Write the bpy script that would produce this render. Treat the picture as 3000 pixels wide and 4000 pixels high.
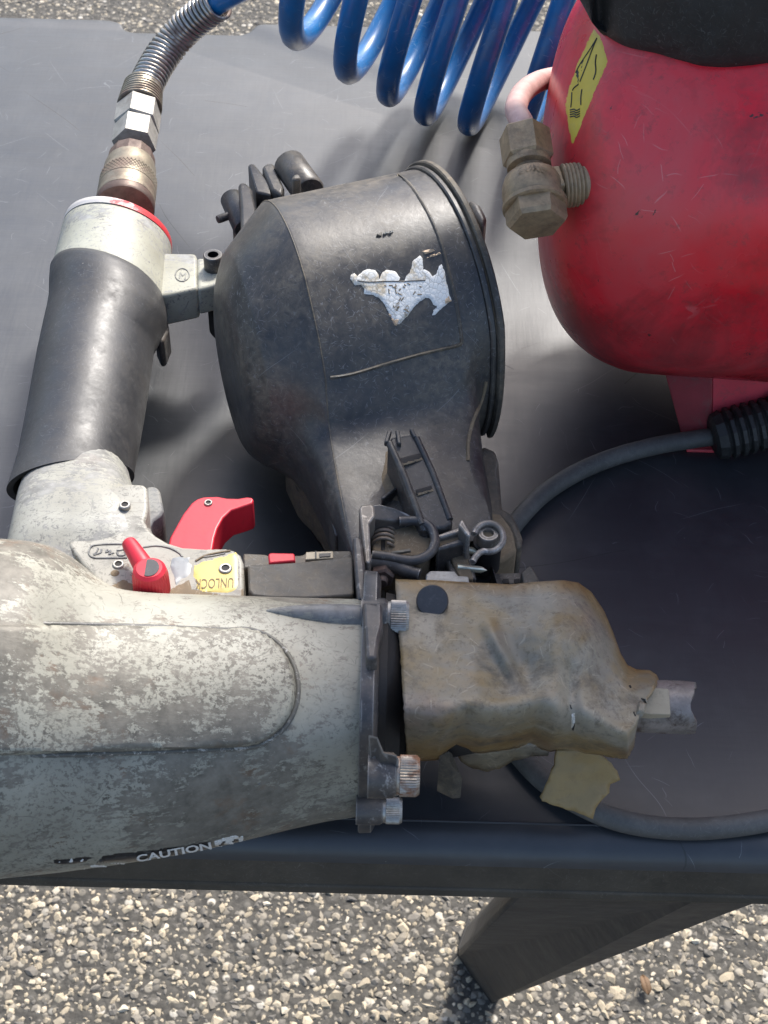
import bpy, bmesh, math, random
import numpy as np
from mathutils import Vector, Matrix, noise as mnoise
from mathutils.bvhtree import BVHTree
from mathutils.geometry import delaunay_2d_cdt

random.seed(7)
rng = np.random.default_rng(7)
scene = bpy.context.scene
C = scene.collection
for o in list(bpy.data.objects):
    bpy.data.objects.remove(o)

# ------------------------------------------------------------------ camera, sky, sun, exposure
# All building below is done in millimetres with the table top at z = 0; TABLE_Z metres is its height over the ground.
TABLE_Z = 0.74
CAM_H = 500.0                 # camera height over the table top, mm
FPX = 6010.0                  # focal length in photograph pixels (3000 x 4000)
PITCH = math.radians(45.0)
ROLL = math.radians(1.45)
r0 = Vector((1, 0, 0)); u0 = Vector((0, math.sin(PITCH), math.cos(PITCH))); FWD = Vector((0, math.cos(PITCH), -math.sin(PITCH)))
RGT = r0 * math.cos(ROLL) + u0 * math.sin(ROLL)
UPV = -r0 * math.sin(ROLL) + u0 * math.cos(ROLL)
CAM = Vector((0, 0, CAM_H))

cam_data = bpy.data.cameras.new('camera')
cam_data.sensor_fit = 'VERTICAL'
cam_data.sensor_height = 36.0
cam_data.lens = 36.0 * FPX / 4000.0
cam_data.clip_start = 0.01
cam_data.clip_end = 500.0
cam = bpy.data.objects.new('camera', cam_data)
C.objects.link(cam)
m = Matrix((RGT, UPV, -FWD)).transposed().to_4x4()
m.translation = Vector((0, 0, CAM_H * 0.001 + TABLE_Z))
cam.matrix_world = m
cam_data.dof.use_dof = True
cam_data.dof.focus_distance = 0.66
cam_data.dof.aperture_fstop = 45.0
scene.camera = cam

SUN_EL = math.radians(47.0)
SUN_AZ = math.radians(23.0)    # to the right of straight ahead (+Y)
world = bpy.data.worlds.new('World'); scene.world = world
world.use_nodes = True
wn = world.node_tree.nodes; wl = world.node_tree.links
wn.clear()
sky = wn.new('ShaderNodeTexSky'); sky.sky_type = 'NISHITA'; sky.sun_disc = False
sky.sun_elevation = SUN_EL; sky.sun_rotation = SUN_AZ
sky.air_density = 1.0; sky.dust_density = 3.0; sky.ozone_density = 1.0
bg = wn.new('ShaderNodeBackground'); bg.inputs['Strength'].default_value = 0.15
wo = wn.new('ShaderNodeOutputWorld')
wl.new(sky.outputs[0], bg.inputs[0]); wl.new(bg.outputs[0], wo.inputs[0])

sd = bpy.data.lights.new('sun', 'SUN'); sd.energy = 3.0; sd.angle = math.radians(10.0); sd.color = (1.0, 0.965, 0.91)
sun = bpy.data.objects.new('sun', sd); C.objects.link(sun)
sdir = Vector((math.sin(SUN_AZ) * math.cos(SUN_EL), math.cos(SUN_AZ) * math.cos(SUN_EL), math.sin(SUN_EL)))
sun.rotation_euler = (-sdir).to_track_quat('-Z', 'Y').to_euler()
sun.location = (1, 2, 3)

scene.view_settings.view_transform = 'Standard'
scene.view_settings.look = 'None'
scene.view_settings.exposure = 0.97
scene.view_settings.gamma = 1.0
scene.view_settings.use_curve_mapping = False

# ------------------------------------------------------------------ measuring helpers (mm)
def ray(px, py):
    d = RGT * ((px - 1500) / FPX) + UPV * ((2000 - py) / FPX) + FWD
    return d.normalized()

def U(px, py, z):
    d = ray(px, py)
    t = (z - CAM.z) / d.z
    return CAM + d * t

def scale_at(p):              # photograph pixels per mm at a point
    return FPX / (p - CAM).dot(FWD)

# ------------------------------------------------------------------ object helpers
BASE = {}
def W(p):
    return Vector((p[0] * .001, p[1] * .001, p[2] * .001 + TABLE_Z))

def thing(name, base, label, cat, group=None):
    o = bpy.data.objects.new(name, None); C.objects.link(o)
    o.empty_display_size = 0.02
    o.location = W(base); BASE[o.name] = Vector(base)
    o['label'] = label; o['category'] = cat
    if group: o['group'] = group
    return o

def mesh_obj(name, verts, faces, mat, parent=None, smooth=35, bevel=0, bseg=2, sub=0, label=None, kind=None, solid=0):
    root = parent
    while root is not None and root.name not in BASE:
        root = root.parent
    b = BASE[root.name] if root is not None else Vector((0, 0, 0))
    if root is None:
        vv = [((v[0]) * .001, (v[1]) * .001, v[2] * .001 + TABLE_Z) for v in verts]
    else:
        vv = [((v[0] - b[0]) * .001, (v[1] - b[1]) * .001, (v[2] - b[2]) * .001) for v in verts]
    me = bpy.data.meshes.new(name)
    me.from_pydata(vv, [], [tuple(f) for f in faces])
    me.update()
    bm = bmesh.new(); bm.from_mesh(me)
    bmesh.ops.remove_doubles(bm, verts=bm.verts, dist=1e-6)
    bmesh.ops.recalc_face_normals(bm, faces=bm.faces)
    bm.to_mesh(me); bm.free()
    if smooth is not None:
        for p in me.polygons: p.use_smooth = True
        me.set_sharp_from_angle(angle=math.radians(smooth))
    me.materials.append(mat)
    o = bpy.data.objects.new(name, me); C.objects.link(o)
    if parent is not None: o.parent = parent
    if solid:
        md = o.modifiers.new('solid', 'SOLIDIFY'); md.thickness = solid * .001; md.offset = -1
    if bevel:
        md = o.modifiers.new('bevel', 'BEVEL'); md.width = bevel * .001; md.segments = bseg; md.limit_method = 'ANGLE'
        md.angle_limit = math.radians(32); md.harden_normals = False
    if sub:
        md = o.modifiers.new('sub', 'SUBSURF'); md.levels = sub; md.render_levels = sub
    if label: o['label'] = label
    if kind: o['kind'] = kind
    return o

def merge(*parts):
    V, F = [], []
    for v, f in parts:
        n = len(V); V += list(v); F += [tuple(i + n for i in ff) for ff in f]
    return V, F

def loft(rings, cap0=True, cap1=True, closed=True):
    n = len(rings[0]); V = []; F = []
    for r in rings: V += [Vector(p) for p in r]
    for i in range(len(rings) - 1):
        for j in range(n if closed else n - 1):
            k = (j + 1) % n
            F.append((i * n + j, i * n + k, (i + 1) * n + k, (i + 1) * n + j))
    if cap0: F.append(tuple(reversed(range(n))))
    if cap1: F.append(tuple((len(rings) - 1) * n + j for j in range(n)))
    return V, F

def ring(c, e1, e2, n=32, p=2.0):
    out = []
    for i in range(n):
        t = 2 * math.pi * i / n; ct, st = math.cos(t), math.sin(t)
        x = math.copysign(abs(ct) ** (2 / p), ct); y = math.copysign(abs(st) ** (2 / p), st)
        out.append(Vector(c) + Vector(e1) * x + Vector(e2) * y)
    return out

def frame(axis):
    a = Vector(axis).normalized()
    h = Vector((0, 0, 1)) if abs(a.z) < .9 else Vector((0, 1, 0))
    x = h.cross(a).normalized(); y = a.cross(x).normalized()
    return a, x, y

def lathe(origin, axis, prof, n=32, rot=0.0, ribs=None, cap0=True, cap1=True):
    a, x, y = frame(axis); o = Vector(origin); R = []
    for k, (t, r) in enumerate(prof):
        rr = []
        for i in range(n):
            an = 2 * math.pi * i / n + rot
            q = r
            if ribs and k in ribs: q = r * (1 + (0.03 if i % 2 else -0.02))
            rr.append(o + a * t + (x * math.cos(an) + y * math.sin(an)) * q)
        R.append(rr)
    return loft(R, cap0, cap1)

def catmull(pts, k=8):
    P = [Vector(p) for p in pts]; out = []
    for i in range(len(P) - 1):
        p0 = P[max(i - 1, 0)]; p1 = P[i]; p2 = P[i + 1]; p3 = P[min(i + 2, len(P) - 1)]
        for j in range(k):
            t = j / k; t2 = t * t; t3 = t2 * t
            out.append(.5 * ((2 * p1) + (-p0 + p2) * t + (2 * p0 - 5 * p1 + 4 * p2 - p3) * t2 + (-p0 + 3 * p1 - 3 * p2 + p3) * t3))
    out.append(P[-1]); return out

def tube(path, r, n=14, cap=True):
    P = [Vector(p) for p in path]
    rad = r if isinstance(r, (list, tuple)) else [r] * len(P)
    T = []
    for i in range(len(P)):
        T.append((P[min(i + 1, len(P) - 1)] - P[max(i - 1, 0)]).normalized())
    _, x, _ = frame(T[0]); R = []
    for i in range(len(P)):
        x = (x - T[i] * x.dot(T[i])).normalized(); y = T[i].cross(x)
        R.append([P[i] + (x * math.cos(2 * math.pi * j / n) + y * math.sin(2 * math.pi * j / n)) * rad[i] for j in range(n)])
    return loft(R, cap, cap)

def prism(px, ztop, zbot, taper=0.0):
    """solid whose upper outline is seen at these photograph points when it lies at height ztop"""
    if isinstance(ztop, (int, float)): ztop = [ztop] * len(px)
    top = [U(p[0], p[1], z) for p, z in zip(px, ztop)]
    c = sum(top, Vector()) / len(top)
    bot = [Vector((p.x + (p.x - c.x) * taper, p.y + (p.y - c.y) * taper, zbot)) for p in top]
    n = len(top); V = top + bot
    F = [tuple(range(n)), tuple(reversed(range(n, 2 * n)))]
    for i in range(n):
        j = (i + 1) % n; F.append((i, n + i, n + j, j))
    return V, F

def poly_round(pts, k=4, r=.25):
    out = []; n = len(pts)
    for i in range(n):
        a, b, c = Vector(pts[i - 1]), Vector(pts[i]), Vector(pts[(i + 1) % n])
        p = b + (a - b) * r; q = b + (c - b) * r
        for j in range(k + 1):
            t = j / k
            out.append(tuple(p * (1 - t) ** 2 + b * 2 * t * (1 - t) + q * t * t))
    return out

def boxv(c, x, y, z):
    c, x, y, z = map(Vector, (c, x, y, z))
    V = [c + x * i + y * j + z * k for k in (-1, 1) for j in (-1, 1) for i in (-1, 1)]
    F = [(0, 2, 3, 1), (4, 5, 7, 6), (0, 1, 5, 4), (2, 6, 7, 3), (0, 4, 6, 2), (1, 3, 7, 5)]
    return V, F

def bvh_of(vf):
    return BVHTree.FromPolygons([Vector(v) for v in vf[0]], [tuple(f) for f in vf[1]])

def hit(bvh, px, py):
    d = ray(px, py)
    loc, nor, idx, dist = bvh.ray_cast(CAM, d)
    if loc is None:
        loc, nor, idx, dist = bvh.find_nearest(CAM + d * 620)
    if nor.dot(d) > 0: nor = -nor
    return loc, nor

def poly_dist(p, poly):
    best = 1e9
    for i in range(len(poly)):
        a = poly[i]; b = poly[(i + 1) % len(poly)]
        dx, dy = b[0] - a[0], b[1] - a[1]; L = dx * dx + dy * dy + 1e-9
        t = max(0, min(1, ((p[0] - a[0]) * dx + (p[1] - a[1]) * dy) / L))
        best = min(best, math.hypot(p[0] - a[0] - dx * t, p[1] - a[1] - dy * t))
    return best

def inside(p, poly):
    c = False; n = len(poly); j = n - 1
    for i in range(n):
        if (poly[i][1] > p[1]) != (poly[j][1] > p[1]) and p[0] < (poly[j][0] - poly[i][0]) * (p[1] - poly[i][1]) / (poly[j][1] - poly[i][1]) + poly[i][0]:
            c = not c
        j = i
    return c

def drape(poly, surf, H=0.3, edge=4, step=20, sink=0.15):
    """a solid skin lying on a surface; surf = bvh or a plane height"""
    dense = []
    for i in range(len(poly)):
        a = Vector(poly[i][:2]); b = Vector(poly[(i + 1) % len(poly)][:2])
        k = max(1, int((b - a).length / step))
        for j in range(k): dense.append(tuple(a + (b - a) * (j / k)))
    xs = [p[0] for p in dense]; ys = [p[1] for p in dense]
    pts = [Vector(p) for p in dense]; nb = len(pts)
    y = min(ys) + step * .5; row = 0
    while y < max(ys):
        x = min(xs) + step * (.5 if row % 2 else .25)
        while x < max(xs):
            if inside((x, y), dense) and poly_dist((x, y), dense) > min(step * .35, edge * .45): pts.append(Vector((x, y)))
            x += step
        y += step * .9; row += 1
    # an inner offset ring keeps the rim crisp
    vs, es, fs, *_ = delaunay_2d_cdt(pts, [], [list(range(nb))], 1, 1e-4)
    V = []
    for v in vs:
        d = poly_dist(v, dense)
        t = min(1, d / edge); t = t * t * (3 - 2 * t)
        h = -sink + (H + sink) * t
        if isinstance(surf, (int, float)):
            q = U(v.x, v.y, surf); V.append(q + Vector((0, 0, h)))
        else:
            q, nn = hit(surf, v.x, v.y); V.append(q + nn * h)
    return V, [tuple(f) for f in fs]

def text_flat(s, bold=0.0):
    cu = bpy.data.curves.new('t', 'FONT'); cu.body = s; cu.size = 1.0; cu.offset = bold; cu.resolution_u = 3
    ob = bpy.data.objects.new('t', cu); C.objects.link(ob)
    me = bpy.data.meshes.new_from_object(ob.evaluated_get(bpy.context.evaluated_depsgraph_get()))
    V = [(v.co.x, v.co.y) for v in me.vertices]; F = [tuple(p.vertices) for p in me.polygons]
    bpy.data.objects.remove(ob); bpy.data.curves.remove(cu); bpy.data.meshes.remove(me)
    a = np.array(V); mn = a.min(0); mx = a.max(0); a = (a - mn) / (mx - mn)
    return a, F

def text_on(s, o, ex, ey, surf, lift=0.35, bold=0.0):
    """text mapped to px parallelogram: origin o (lower left), ex along the line, ey up the letters"""
    a, F = text_flat(s, bold); V = []
    for u, v in a:
        px = o[0] + ex[0] * u + ey[0] * v; py = o[1] + ex[1] * u + ey[1] * v
        if isinstance(surf, (int, float)): V.append(U(px, py, surf + lift))
        else:
            q, nn = hit(surf, px, py); V.append(q + nn * lift)
    return V, F

# ------------------------------------------------------------------ material helpers
class MB:
    def __init__(s, name):
        s.m = bpy.data.materials.new(name); s.m.use_nodes = True
        s.nt = s.m.node_tree; s.N = s.nt.nodes; s.L = s.nt.links; s.N.clear()
        s.out = s.N.new('ShaderNodeOutputMaterial'); s.b = s.N.new('ShaderNodeBsdfPrincipled')
        s.L.new(s.b.outputs[0], s.out.inputs[0])
        s.tc = s.N.new('ShaderNodeTexCoord').outputs['Object']
    def set(s, sock, v):
        if hasattr(v, 'is_linked'): s.L.new(v, sock)
        elif isinstance(v, (tuple, list)) and len(v) == 3 and sock.type == 'RGBA': sock.default_value = (*v, 1)
        else: sock.default_value = v
    def P(s, **k):
        nm = {'color': 'Base Color', 'rough': 'Roughness', 'metal': 'Metallic', 'spec': 'Specular IOR Level', 'normal': 'Normal',
              'coat': 'Coat Weight', 'coatr': 'Coat Roughness', 'trans': 'Transmission Weight', 'sss': 'Subsurface Weight', 'aniso': 'Anisotropic', 'alpha': 'Alpha', 'sheen': 'Sheen Weight'}
        for a, v in k.items(): s.set(s.b.inputs[nm[a]], v)
        return s
    def map(s, sc=(1, 1, 1), rot=(0, 0, 0), loc=(0, 0, 0)):
        n = s.N.new('ShaderNodeMapping'); s.L.new(s.tc, n.inputs[0])
        n.inputs['Scale'].default_value = sc; n.inputs['Rotation'].default_value = rot; n.inputs['Location'].default_value = loc
        return n.outputs[0]
    def noise(s, scale, detail=4, rough=.55, dist=0, vec=None):
        n = s.N.new('ShaderNodeTexNoise'); s.L.new(vec or s.tc, n.inputs['Vector'])
        n.inputs['Scale'].default_value = scale; n.inputs['Detail'].default_value = detail
        n.inputs['Roughness'].default_value = rough; n.inputs['Distortion'].default_value = dist
        return n.outputs['Fac']
    def voro(s, scale, vec=None, feat='F1', rnd=1.0, out='Distance'):
        n = s.N.new('ShaderNodeTexVoronoi'); n.feature = feat; s.L.new(vec or s.tc, n.inputs['Vector'])
        n.inputs['Scale'].default_value = scale; n.inputs['Randomness'].default_value = rnd
        return n.outputs[out]
    def ramp(s, f, stops, interp='LINEAR'):
        n = s.N.new('ShaderNodeValToRGB'); n.color_ramp.interpolation = interp
        e = n.color_ramp.elements
        while len(e) < len(stops): e.new(.5)
        for el, (p, c) in zip(e, stops):
            el.position = p
            el.color = (c, c, c, 1) if isinstance(c, (int, float)) else (*c, 1)
        s.set(n.inputs[0], f)
        return n.outputs[0]
    def mix(s, f, a, b, mode='MIX'):
        n = s.N.new('ShaderNodeMix'); n.data_type = 'RGBA'; n.blend_type = mode
        s.set(n.inputs['Factor'], f)
        s.set(n.inputs[6], a); s.set(n.inputs[7], b)
        return n.outputs[2]
    def math(s, op, a, b=0.0, clamp=False):
        n = s.N.new('ShaderNodeMath'); n.operation = op; n.use_clamp = clamp
        s.set(n.inputs[0], a); s.set(n.inputs[1], b)
        return n.outputs[0]
    def line(s, scale, width, dist=0.0, detail=1, vec=None):
        """thin wandering lines: 1 on the line, 0 elsewhere"""
        n = s.noise(scale, detail, .5, dist, vec)
        d = s.math('ABSOLUTE', s.math('SUBTRACT', n, .5))
        return s.ramp(d, [(0, 1.0), (width, 0.0)])
    def bump(s, h, strength=.3, dist=.001, normal=None):
        n = s.N.new('ShaderNodeBump'); n.inputs['Strength'].default_value = strength; n.inputs['Distance'].default_value = dist
        s.set(n.inputs['Height'], h)
        if normal is not None: s.set(n.inputs['Normal'], normal)
        return n.outputs[0]
    def attr(s, name):
        n = s.N.new('ShaderNodeAttribute'); n.attribute_name = name
        return n.outputs['Fac']

def hairs(b, scale=260, width=.012, thr=.5, seed=0.0, curl=.0):
    """sparse straight scratches in random directions: scale cells per metre, width in metres, thr = share of cells without one"""
    v = b.map(loc=(seed, seed * .7, seed * 1.3))
    if curl:
        nz_ = b.N.new('ShaderNodeTexNoise'); b.L.new(v, nz_.inputs['Vector']); nz_.inputs['Scale'].default_value = scale * .8; nz_.inputs['Detail'].default_value = 1
        ma = b.N.new('ShaderNodeVectorMath'); ma.operation = 'MULTIPLY_ADD'; b.L.new(nz_.outputs['Color'], ma.inputs[0])
        ma.inputs[1].default_value = (curl / scale,) * 3; b.L.new(v, ma.inputs[2]); v = ma.outputs[0]
    vo = b.N.new('ShaderNodeTexVoronoi'); b.L.new(v, vo.inputs['Vector']); vo.inputs['Scale'].default_value = scale
    def vm(op, x, y):
        n = b.N.new('ShaderNodeVectorMath'); n.operation = op
        for k, q in enumerate((x, y)):
            if q is None: continue
            if hasattr(q, 'is_linked'): b.L.new(q, n.inputs[k])
            else: n.inputs[k].default_value = q
        return n.outputs['Value'] if op == 'DOT_PRODUCT' else n.outputs[0]
    d = vm('SUBTRACT', v, vo.outputs['Position'])
    dirn = vm('NORMALIZE', vm('SUBTRACT', vo.outputs['Color'], (.5, .5, .5)), None)
    a = b.math('ABSOLUTE', vm('DOT_PRODUCT', d, dirn))
    ln = b.math('LESS_THAN', a, width)
    wn_ = b.N.new('ShaderNodeTexWhiteNoise'); b.L.new(vo.outputs['Position'], wn_.inputs['Vector'])
    pick = b.math('GREATER_THAN', wn_.outputs['Value'], thr)
    near = b.ramp(vo.outputs['Distance'], [(.30, 1.0), (.62, 0.0)])
    return b.math('MULTIPLY', b.math('MULTIPLY', ln, pick), near)

def mat_table():
    b = MB('table_plastic')
    n1 = b.noise(9, 4, .6)
    col = b.ramp(n1, [(.3, (.018, .020, .024)), (.7, (.028, .031, .036))])
    sc = hairs(b, 16, .00022, .55, 2.0, .15)
    sc2 = b.math('MAXIMUM', hairs(b, 30, .00012, .66, 7.0, .2), hairs(b, 120, .00010, .78, 3.0, .5))
    col = b.mix(b.math('MULTIPLY', sc2, .38), col, (.20, .21, .22))
    col = b.mix(b.math('MULTIPLY', sc, .7), col, (.006, .006, .007))
    spk = b.ramp(b.voro(95), [(0.0, 1.0), (.05, 0.0)])
    spkm = b.ramp(b.noise(30, 1), [(.62, 0.0), (.66, 1.0)])
    col = b.mix(b.math('MULTIPLY', spk, spkm), col, (.35, .34, .32))
    dust = b.ramp(b.noise(14, 5, .7), [(.45, 0.0), (.8, .10)])
    col = b.mix(dust, col, (.30, .30, .29))
    rg = b.noise(60, 4, .7, 0, b.map(sc=(.25, 1.6, 1)))
    rg2 = b.noise(260, 2, .6, 0, b.map(sc=(1.4, .10, 1)))
    rough = b.math('ADD', b.ramp(rg, [(.3, .37), (.7, .45)]), b.math('MULTIPLY', b.math('SUBTRACT', rg2, .5), .09))
    rough = b.math('ADD', rough, b.math('MULTIPLY', sc, .25))
    h1 = b.noise(420, 2, .6, 0, b.map(sc=(.10, 1.0, 1)))
    h2 = b.noise(520, 2, .6, 0, b.map(sc=(1.0, .08, 1)))
    nrm = b.bump(b.math('ADD', h1, h2), .085, .0005)
    b.P(color=col, rough=rough, normal=nrm, spec=.62)
    b.b.inputs['IOR'].default_value = 1.55
    return b.m

def mat_paint(name, base=(.33, .32, .265), chip=.5, fine=.5, dark=(.090, .082, .068), rust=.45, worn=None):
    b = MB(name)
    big = b.noise(15, 4, .65, .3)
    mid = b.noise(75, 5, .75, .15)
    fin = b.noise(420, 4, .8, .2, b.map(sc=(.42, 1.15, 1.15), rot=(0, 0, .12)))
    x = b.math('ADD', b.math('MULTIPLY', mid, .45), b.math('MULTIPLY', fin, .55))
    x = b.math('ADD', x, b.math('MULTIPLY', b.math('SUBTRACT', big, .5), .85))
    t = .625 - .13 * chip
    m1 = b.math('MULTIPLY', b.ramp(x, [(t, 0.0), (t + .035, 1.0)]), .92)
    spots = b.ramp(b.noise(520, 3, .8, .15), [(.615 - .05 * fine, 0.0), (.665 - .05 * fine, 1.0)])
    sarea = b.ramp(b.noise(26, 3, .6, 0, b.map(loc=(3, 1, 2))), [(.36, 0.0), (.55, 1.0)])
    m2 = b.math('MULTIPLY', spots, sarea)
    hr = hairs(b, 95, .00014, .40, 3.3, .7)
    hr2 = hairs(b, 300, .00012, .25, 9.3, .9)
    msk = b.math('MAXIMUM', b.math('MAXIMUM', m1, m2), b.math('MAXIMUM', b.math('MULTIPLY', hr, .8), b.math('MULTIPLY', hr2, .6)))
    pv = b.ramp(b.noise(34, 5, .6), [(.3, tuple(c * .80 for c in base)), (.7, tuple(min(1, c * 1.18) for c in base))])
    grime = b.ramp(b.noise(11, 4, .65, .4, b.map(loc=(5, 5, 0))), [(.42, 0.0), (.68, .55)])
    pv = b.mix(grime, pv, (.165, .148, .108))
    gm = b.ramp(b.noise(150, 4, .7), [(.3, dark), (.75, tuple(c * 2.6 for c in dark))])
    rs = b.ramp(b.noise(48, 5, .7, .2, b.map(loc=(1, 7, 2))), [(.56, 0.0), (.66, rust)])
    gm = b.mix(rs, gm, (.16, .075, .035))
    col = b.mix(msk, pv, gm)
    rough = b.mix(msk, (.42, .42, .42), (.50, .50, .50))
    nrm = b.bump(b.math('MULTIPLY', fin, -1.0), .22, .0006)
    b.P(color=col, rough=rough, normal=nrm, metal=b.math('MULTIPLY', msk, .05), spec=.28)
    return b.m

def mat_plastic(name, base, dust=.3, rough=.45, scratch=.6, dustcol=(.20, .165, .12), hair=True, spec=.5):
    b = MB(name)
    n = b.noise(24, 5, .65)
    col = b.ramp(n, [(.3, tuple(c * .75 for c in base)), (.7, tuple(c * 1.3 for c in base))])
    d1 = b.noise(20, 6, .72, .3); d2 = b.noise(240, 5, .8, .5)
    d = b.math('MULTIPLY', b.ramp(d1, [(.36, 0.0), (.64, 1.0)]), b.ramp(d2, [(.36, .15), (.68, 1.0)]))
    col = b.mix(b.math('MULTIPLY', d, dust), col, dustcol)
    spk = b.ramp(b.voro(150), [(0.0, 1.0), (.07, 0.0)])
    spkm = b.ramp(b.noise(40, 2, .5, 0, b.map(loc=(2, 3, 1))), [(.58, 0.0), (.64, 1.0)])
    col = b.mix(b.math('MULTIPLY', b.math('MULTIPLY', spk, spkm), .7), col, (.42, .39, .34))
    if scratch:
        s1 = hairs(b, 45, .00010, .62, 4.0, .25); s2 = b.math('MAXIMUM', hairs(b, 330, .00009, .35, 1.0, .8), hairs(b, 600, .00008, .45, 5.0, .8))
        s = b.math('MAXIMUM', b.math('MULTIPLY', s1, .7), b.math('MULTIPLY', s2, b.ramp(b.noise(18, 3, .6, 0, b.map(loc=(7, 1, 4))), [(.35, .1), (.65, 1.0)])))
        col = b.mix(b.math('MULTIPLY', s, scratch), col, tuple(min(1, c * 3 + .17) for c in base))
    r = b.math('ADD', b.ramp(b.noise(60, 5, .7), [(.3, rough - .08), (.7, rough + .12)]), b.math('MULTIPLY', d, .2))
    nrm = b.bump(b.noise(240, 5, .75), .16, .0007)
    b.P(color=col, rough=r, normal=nrm, spec=spec)
    return b.m

def mat_metal(name, base=(.45, .44, .42), rust=.4, rough=.38, rustcol=(.13, .075, .05), metal=.85, dirt=.3, rs=60):
    b = MB(name)
    col = b.ramp(b.noise(90, 5, .7), [(.3, tuple(c * .7 for c in base)), (.7, tuple(min(1, c * 1.25) for c in base))])
    r = b.ramp(b.noise(rs, 6, .75, .4), [(.58 - .16 * rust, 0.0), (.72 - .16 * rust, 1.0)])
    r = b.math('MULTIPLY', r, min(1, rust * 1.8))
    rc = b.ramp(b.noise(200, 4, .7), [(.3, tuple(c * .6 for c in rustcol)), (.7, tuple(c * 1.5 for c in rustcol))])
    col = b.mix(r, col, rc)
    dd = b.ramp(b.noise(300, 4, .75), [(.45, 0.0), (.75, dirt)])
    col = b.mix(dd, col, (.09, .075, .06))
    b.P(color=col, metal=b.math('SUBTRACT', metal, b.math('MULTIPLY', r, metal * .85)), rough=b.mix(r, (rough,) * 3, (.7,) * 3),
        normal=b.bump(b.noise(500, 4, .7), .18, .0004))
    return b.m

def mat_redpaint():
    b = MB('tank_red_paint')
    n = b.noise(10, 4, .6, .3)
    col = b.ramp(n, [(.3, (.62, .009, .019)), (.7, (.80, .015, .032))])
    dust = b.ramp(b.noise(8, 6, .68, .6, b.map(loc=(1.1, .4, 2))), [(.42, 0.0), (.62, .5)])
    col = b.mix(dust, col, (.44, .12, .115))
    sc = hairs(b, 30, .00022, .45, 5.0, .2); sc2 = hairs(b, 130, .00016, .5, 8.0, .4)
    col = b.mix(b.math('MULTIPLY', b.math('MULTIPLY', b.math('MAXIMUM', sc, sc2), b.ramp(b.noise(22, 3), [(.42, 0.0), (.62, 1.0)])), .35), col, (.62, .30, .28))
    ch = b.ramp(b.noise(70, 5, .75, .2, b.map(sc=(1, 1.6, .6))), [(.675, 0.0), (.69, 1.0)])
    col = b.mix(ch, col, (.045, .028, .022))
    gg = b.ramp(b.noise(12, 6, .75, .5, b.map(loc=(4.4, 2.2, .7))), [(.50, 0.0), (.64, .6)])
    col = b.mix(gg, col, (.17, .028, .026))
    gr = b.ramp(b.noise(120, 5, .8), [(.56, 0.0), (.70, .55)])
    col = b.mix(gr, col, (.20, .05, .045))
    b.P(color=col, rough=b.math('ADD', b.ramp(b.noise(26, 4, .6), [(.3, .18), (.7, .32)]), b.math('MULTIPLY', dust, .35)),
        normal=b.bump(b.noise(300, 4, .6), .08, .0006), spec=.5)
    return b.m

def mat_tan():
    b = MB('nose_cover_plastic')
    hem = b.attr('hem')
    n = b.noise(22, 5, .65, .5)
    col = b.ramp(n, [(.30, (.200, .132, .058)), (.44, (.225, .172, .095)), (.56, (.25, .22, .165)), (.70, (.285, .255, .205))])
    g = b.ramp(b.noise(24, 5, .65, .3, b.map(loc=(4, 2, 1))), [(.46, 0.0), (.58, .8)])
    col = b.mix(g, col, (.170, .160, .132))
    ye = b.ramp(b.noise(17, 3, .6, .2, b.map(loc=(9, 3, 1))), [(.50, 0.0), (.64, .55)])
    col = b.mix(ye, col, (.195, .135, .050))
    pk = b.ramp(b.noise(19, 3, .6, .2, b.map(loc=(2, 8, 5))), [(.56, 0.0), (.70, .45)])
    col = b.mix(pk, col, (.27, .150, .115))
    hm = b.ramp(b.math('ADD', hem, b.math('MULTIPLY', b.math('SUBTRACT', b.noise(38, 4, .65), .5), .9)), [(.55, 0.0), (1.0, .75)])
    col = b.mix(hm, col, b.ramp(b.noise(60, 4, .7), [(.35, (.17, .085, .022)), (.65, (.26, .165, .055))]))
    fib = b.noise(430, 4, .8, .2)
    col = b.mix(b.ramp(fib, [(.53, 0.0), (.70, .62)]), col, (.050, .038, .024))
    s = hairs(b, 200, .00016, .35, 2.0, .6)
    col = b.mix(b.math('MULTIPLY', s, .22), col, (.52, .46, .35))
    bigd = b.ramp(b.noise(55, 6, .82, .2, b.map(loc=(6, 6, 6))), [(.52, 0.0), (.64, .62)])
    col = b.mix(bigd, col, (.060, .050, .040))
    b.P(color=col, rough=b.ramp(b.noise(40, 5, .7), [(.3, .32), (.7, .52)]), normal=b.bump(b.noise(170, 5, .75), .15, .0009), spec=.45)
    return b.m

def mat_flat(name, base, var=.2, rough=.5, dirt=.3, dirtcol=(.07, .06, .045), scale=150, metal=0.0, spec=.5):
    b = MB(name)
    col = b.ramp(b.noise(scale * .3, 5, .65), [(.3, tuple(c * (1 - var) for c in base)), (.7, tuple(min(1, c * (1 + var)) for c in base))])
    dd = b.ramp(b.noise(scale * 2, 5, .8, .5), [(.52, 0.0), (.70, dirt)])
    col = b.mix(dd, col, dirtcol)
    b.P(color=col, rough=rough, metal=metal, spec=spec, normal=b.bump(b.noise(scale * 3, 4, .7), .12, .0004))
    return b.m

def mat_hose():
    b = MB('hose_blue')
    col = b.ramp(b.noise(35, 4, .6), [(.3, (.004, .085, .25)), (.7, (.007, .150, .40))])
    d = b.ramp(b.noise(45, 6, .75, .4), [(.50, 0.0), (.72, .35)])
    col = b.mix(d, col, (.10, .10, .10))
    s = hairs(b, 220, .00014, .55, 1.5, .2)
    col = b.mix(b.math('MULTIPLY', s, .35), col, (.30, .42, .58))
    b.P(color=col, rough=b.ramp(b.noise(50, 4), [(.3, .26), (.7, .40)]), spec=.5, normal=b.bump(b.noise(260, 3), .05, .0006))
    return b.m

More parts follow.
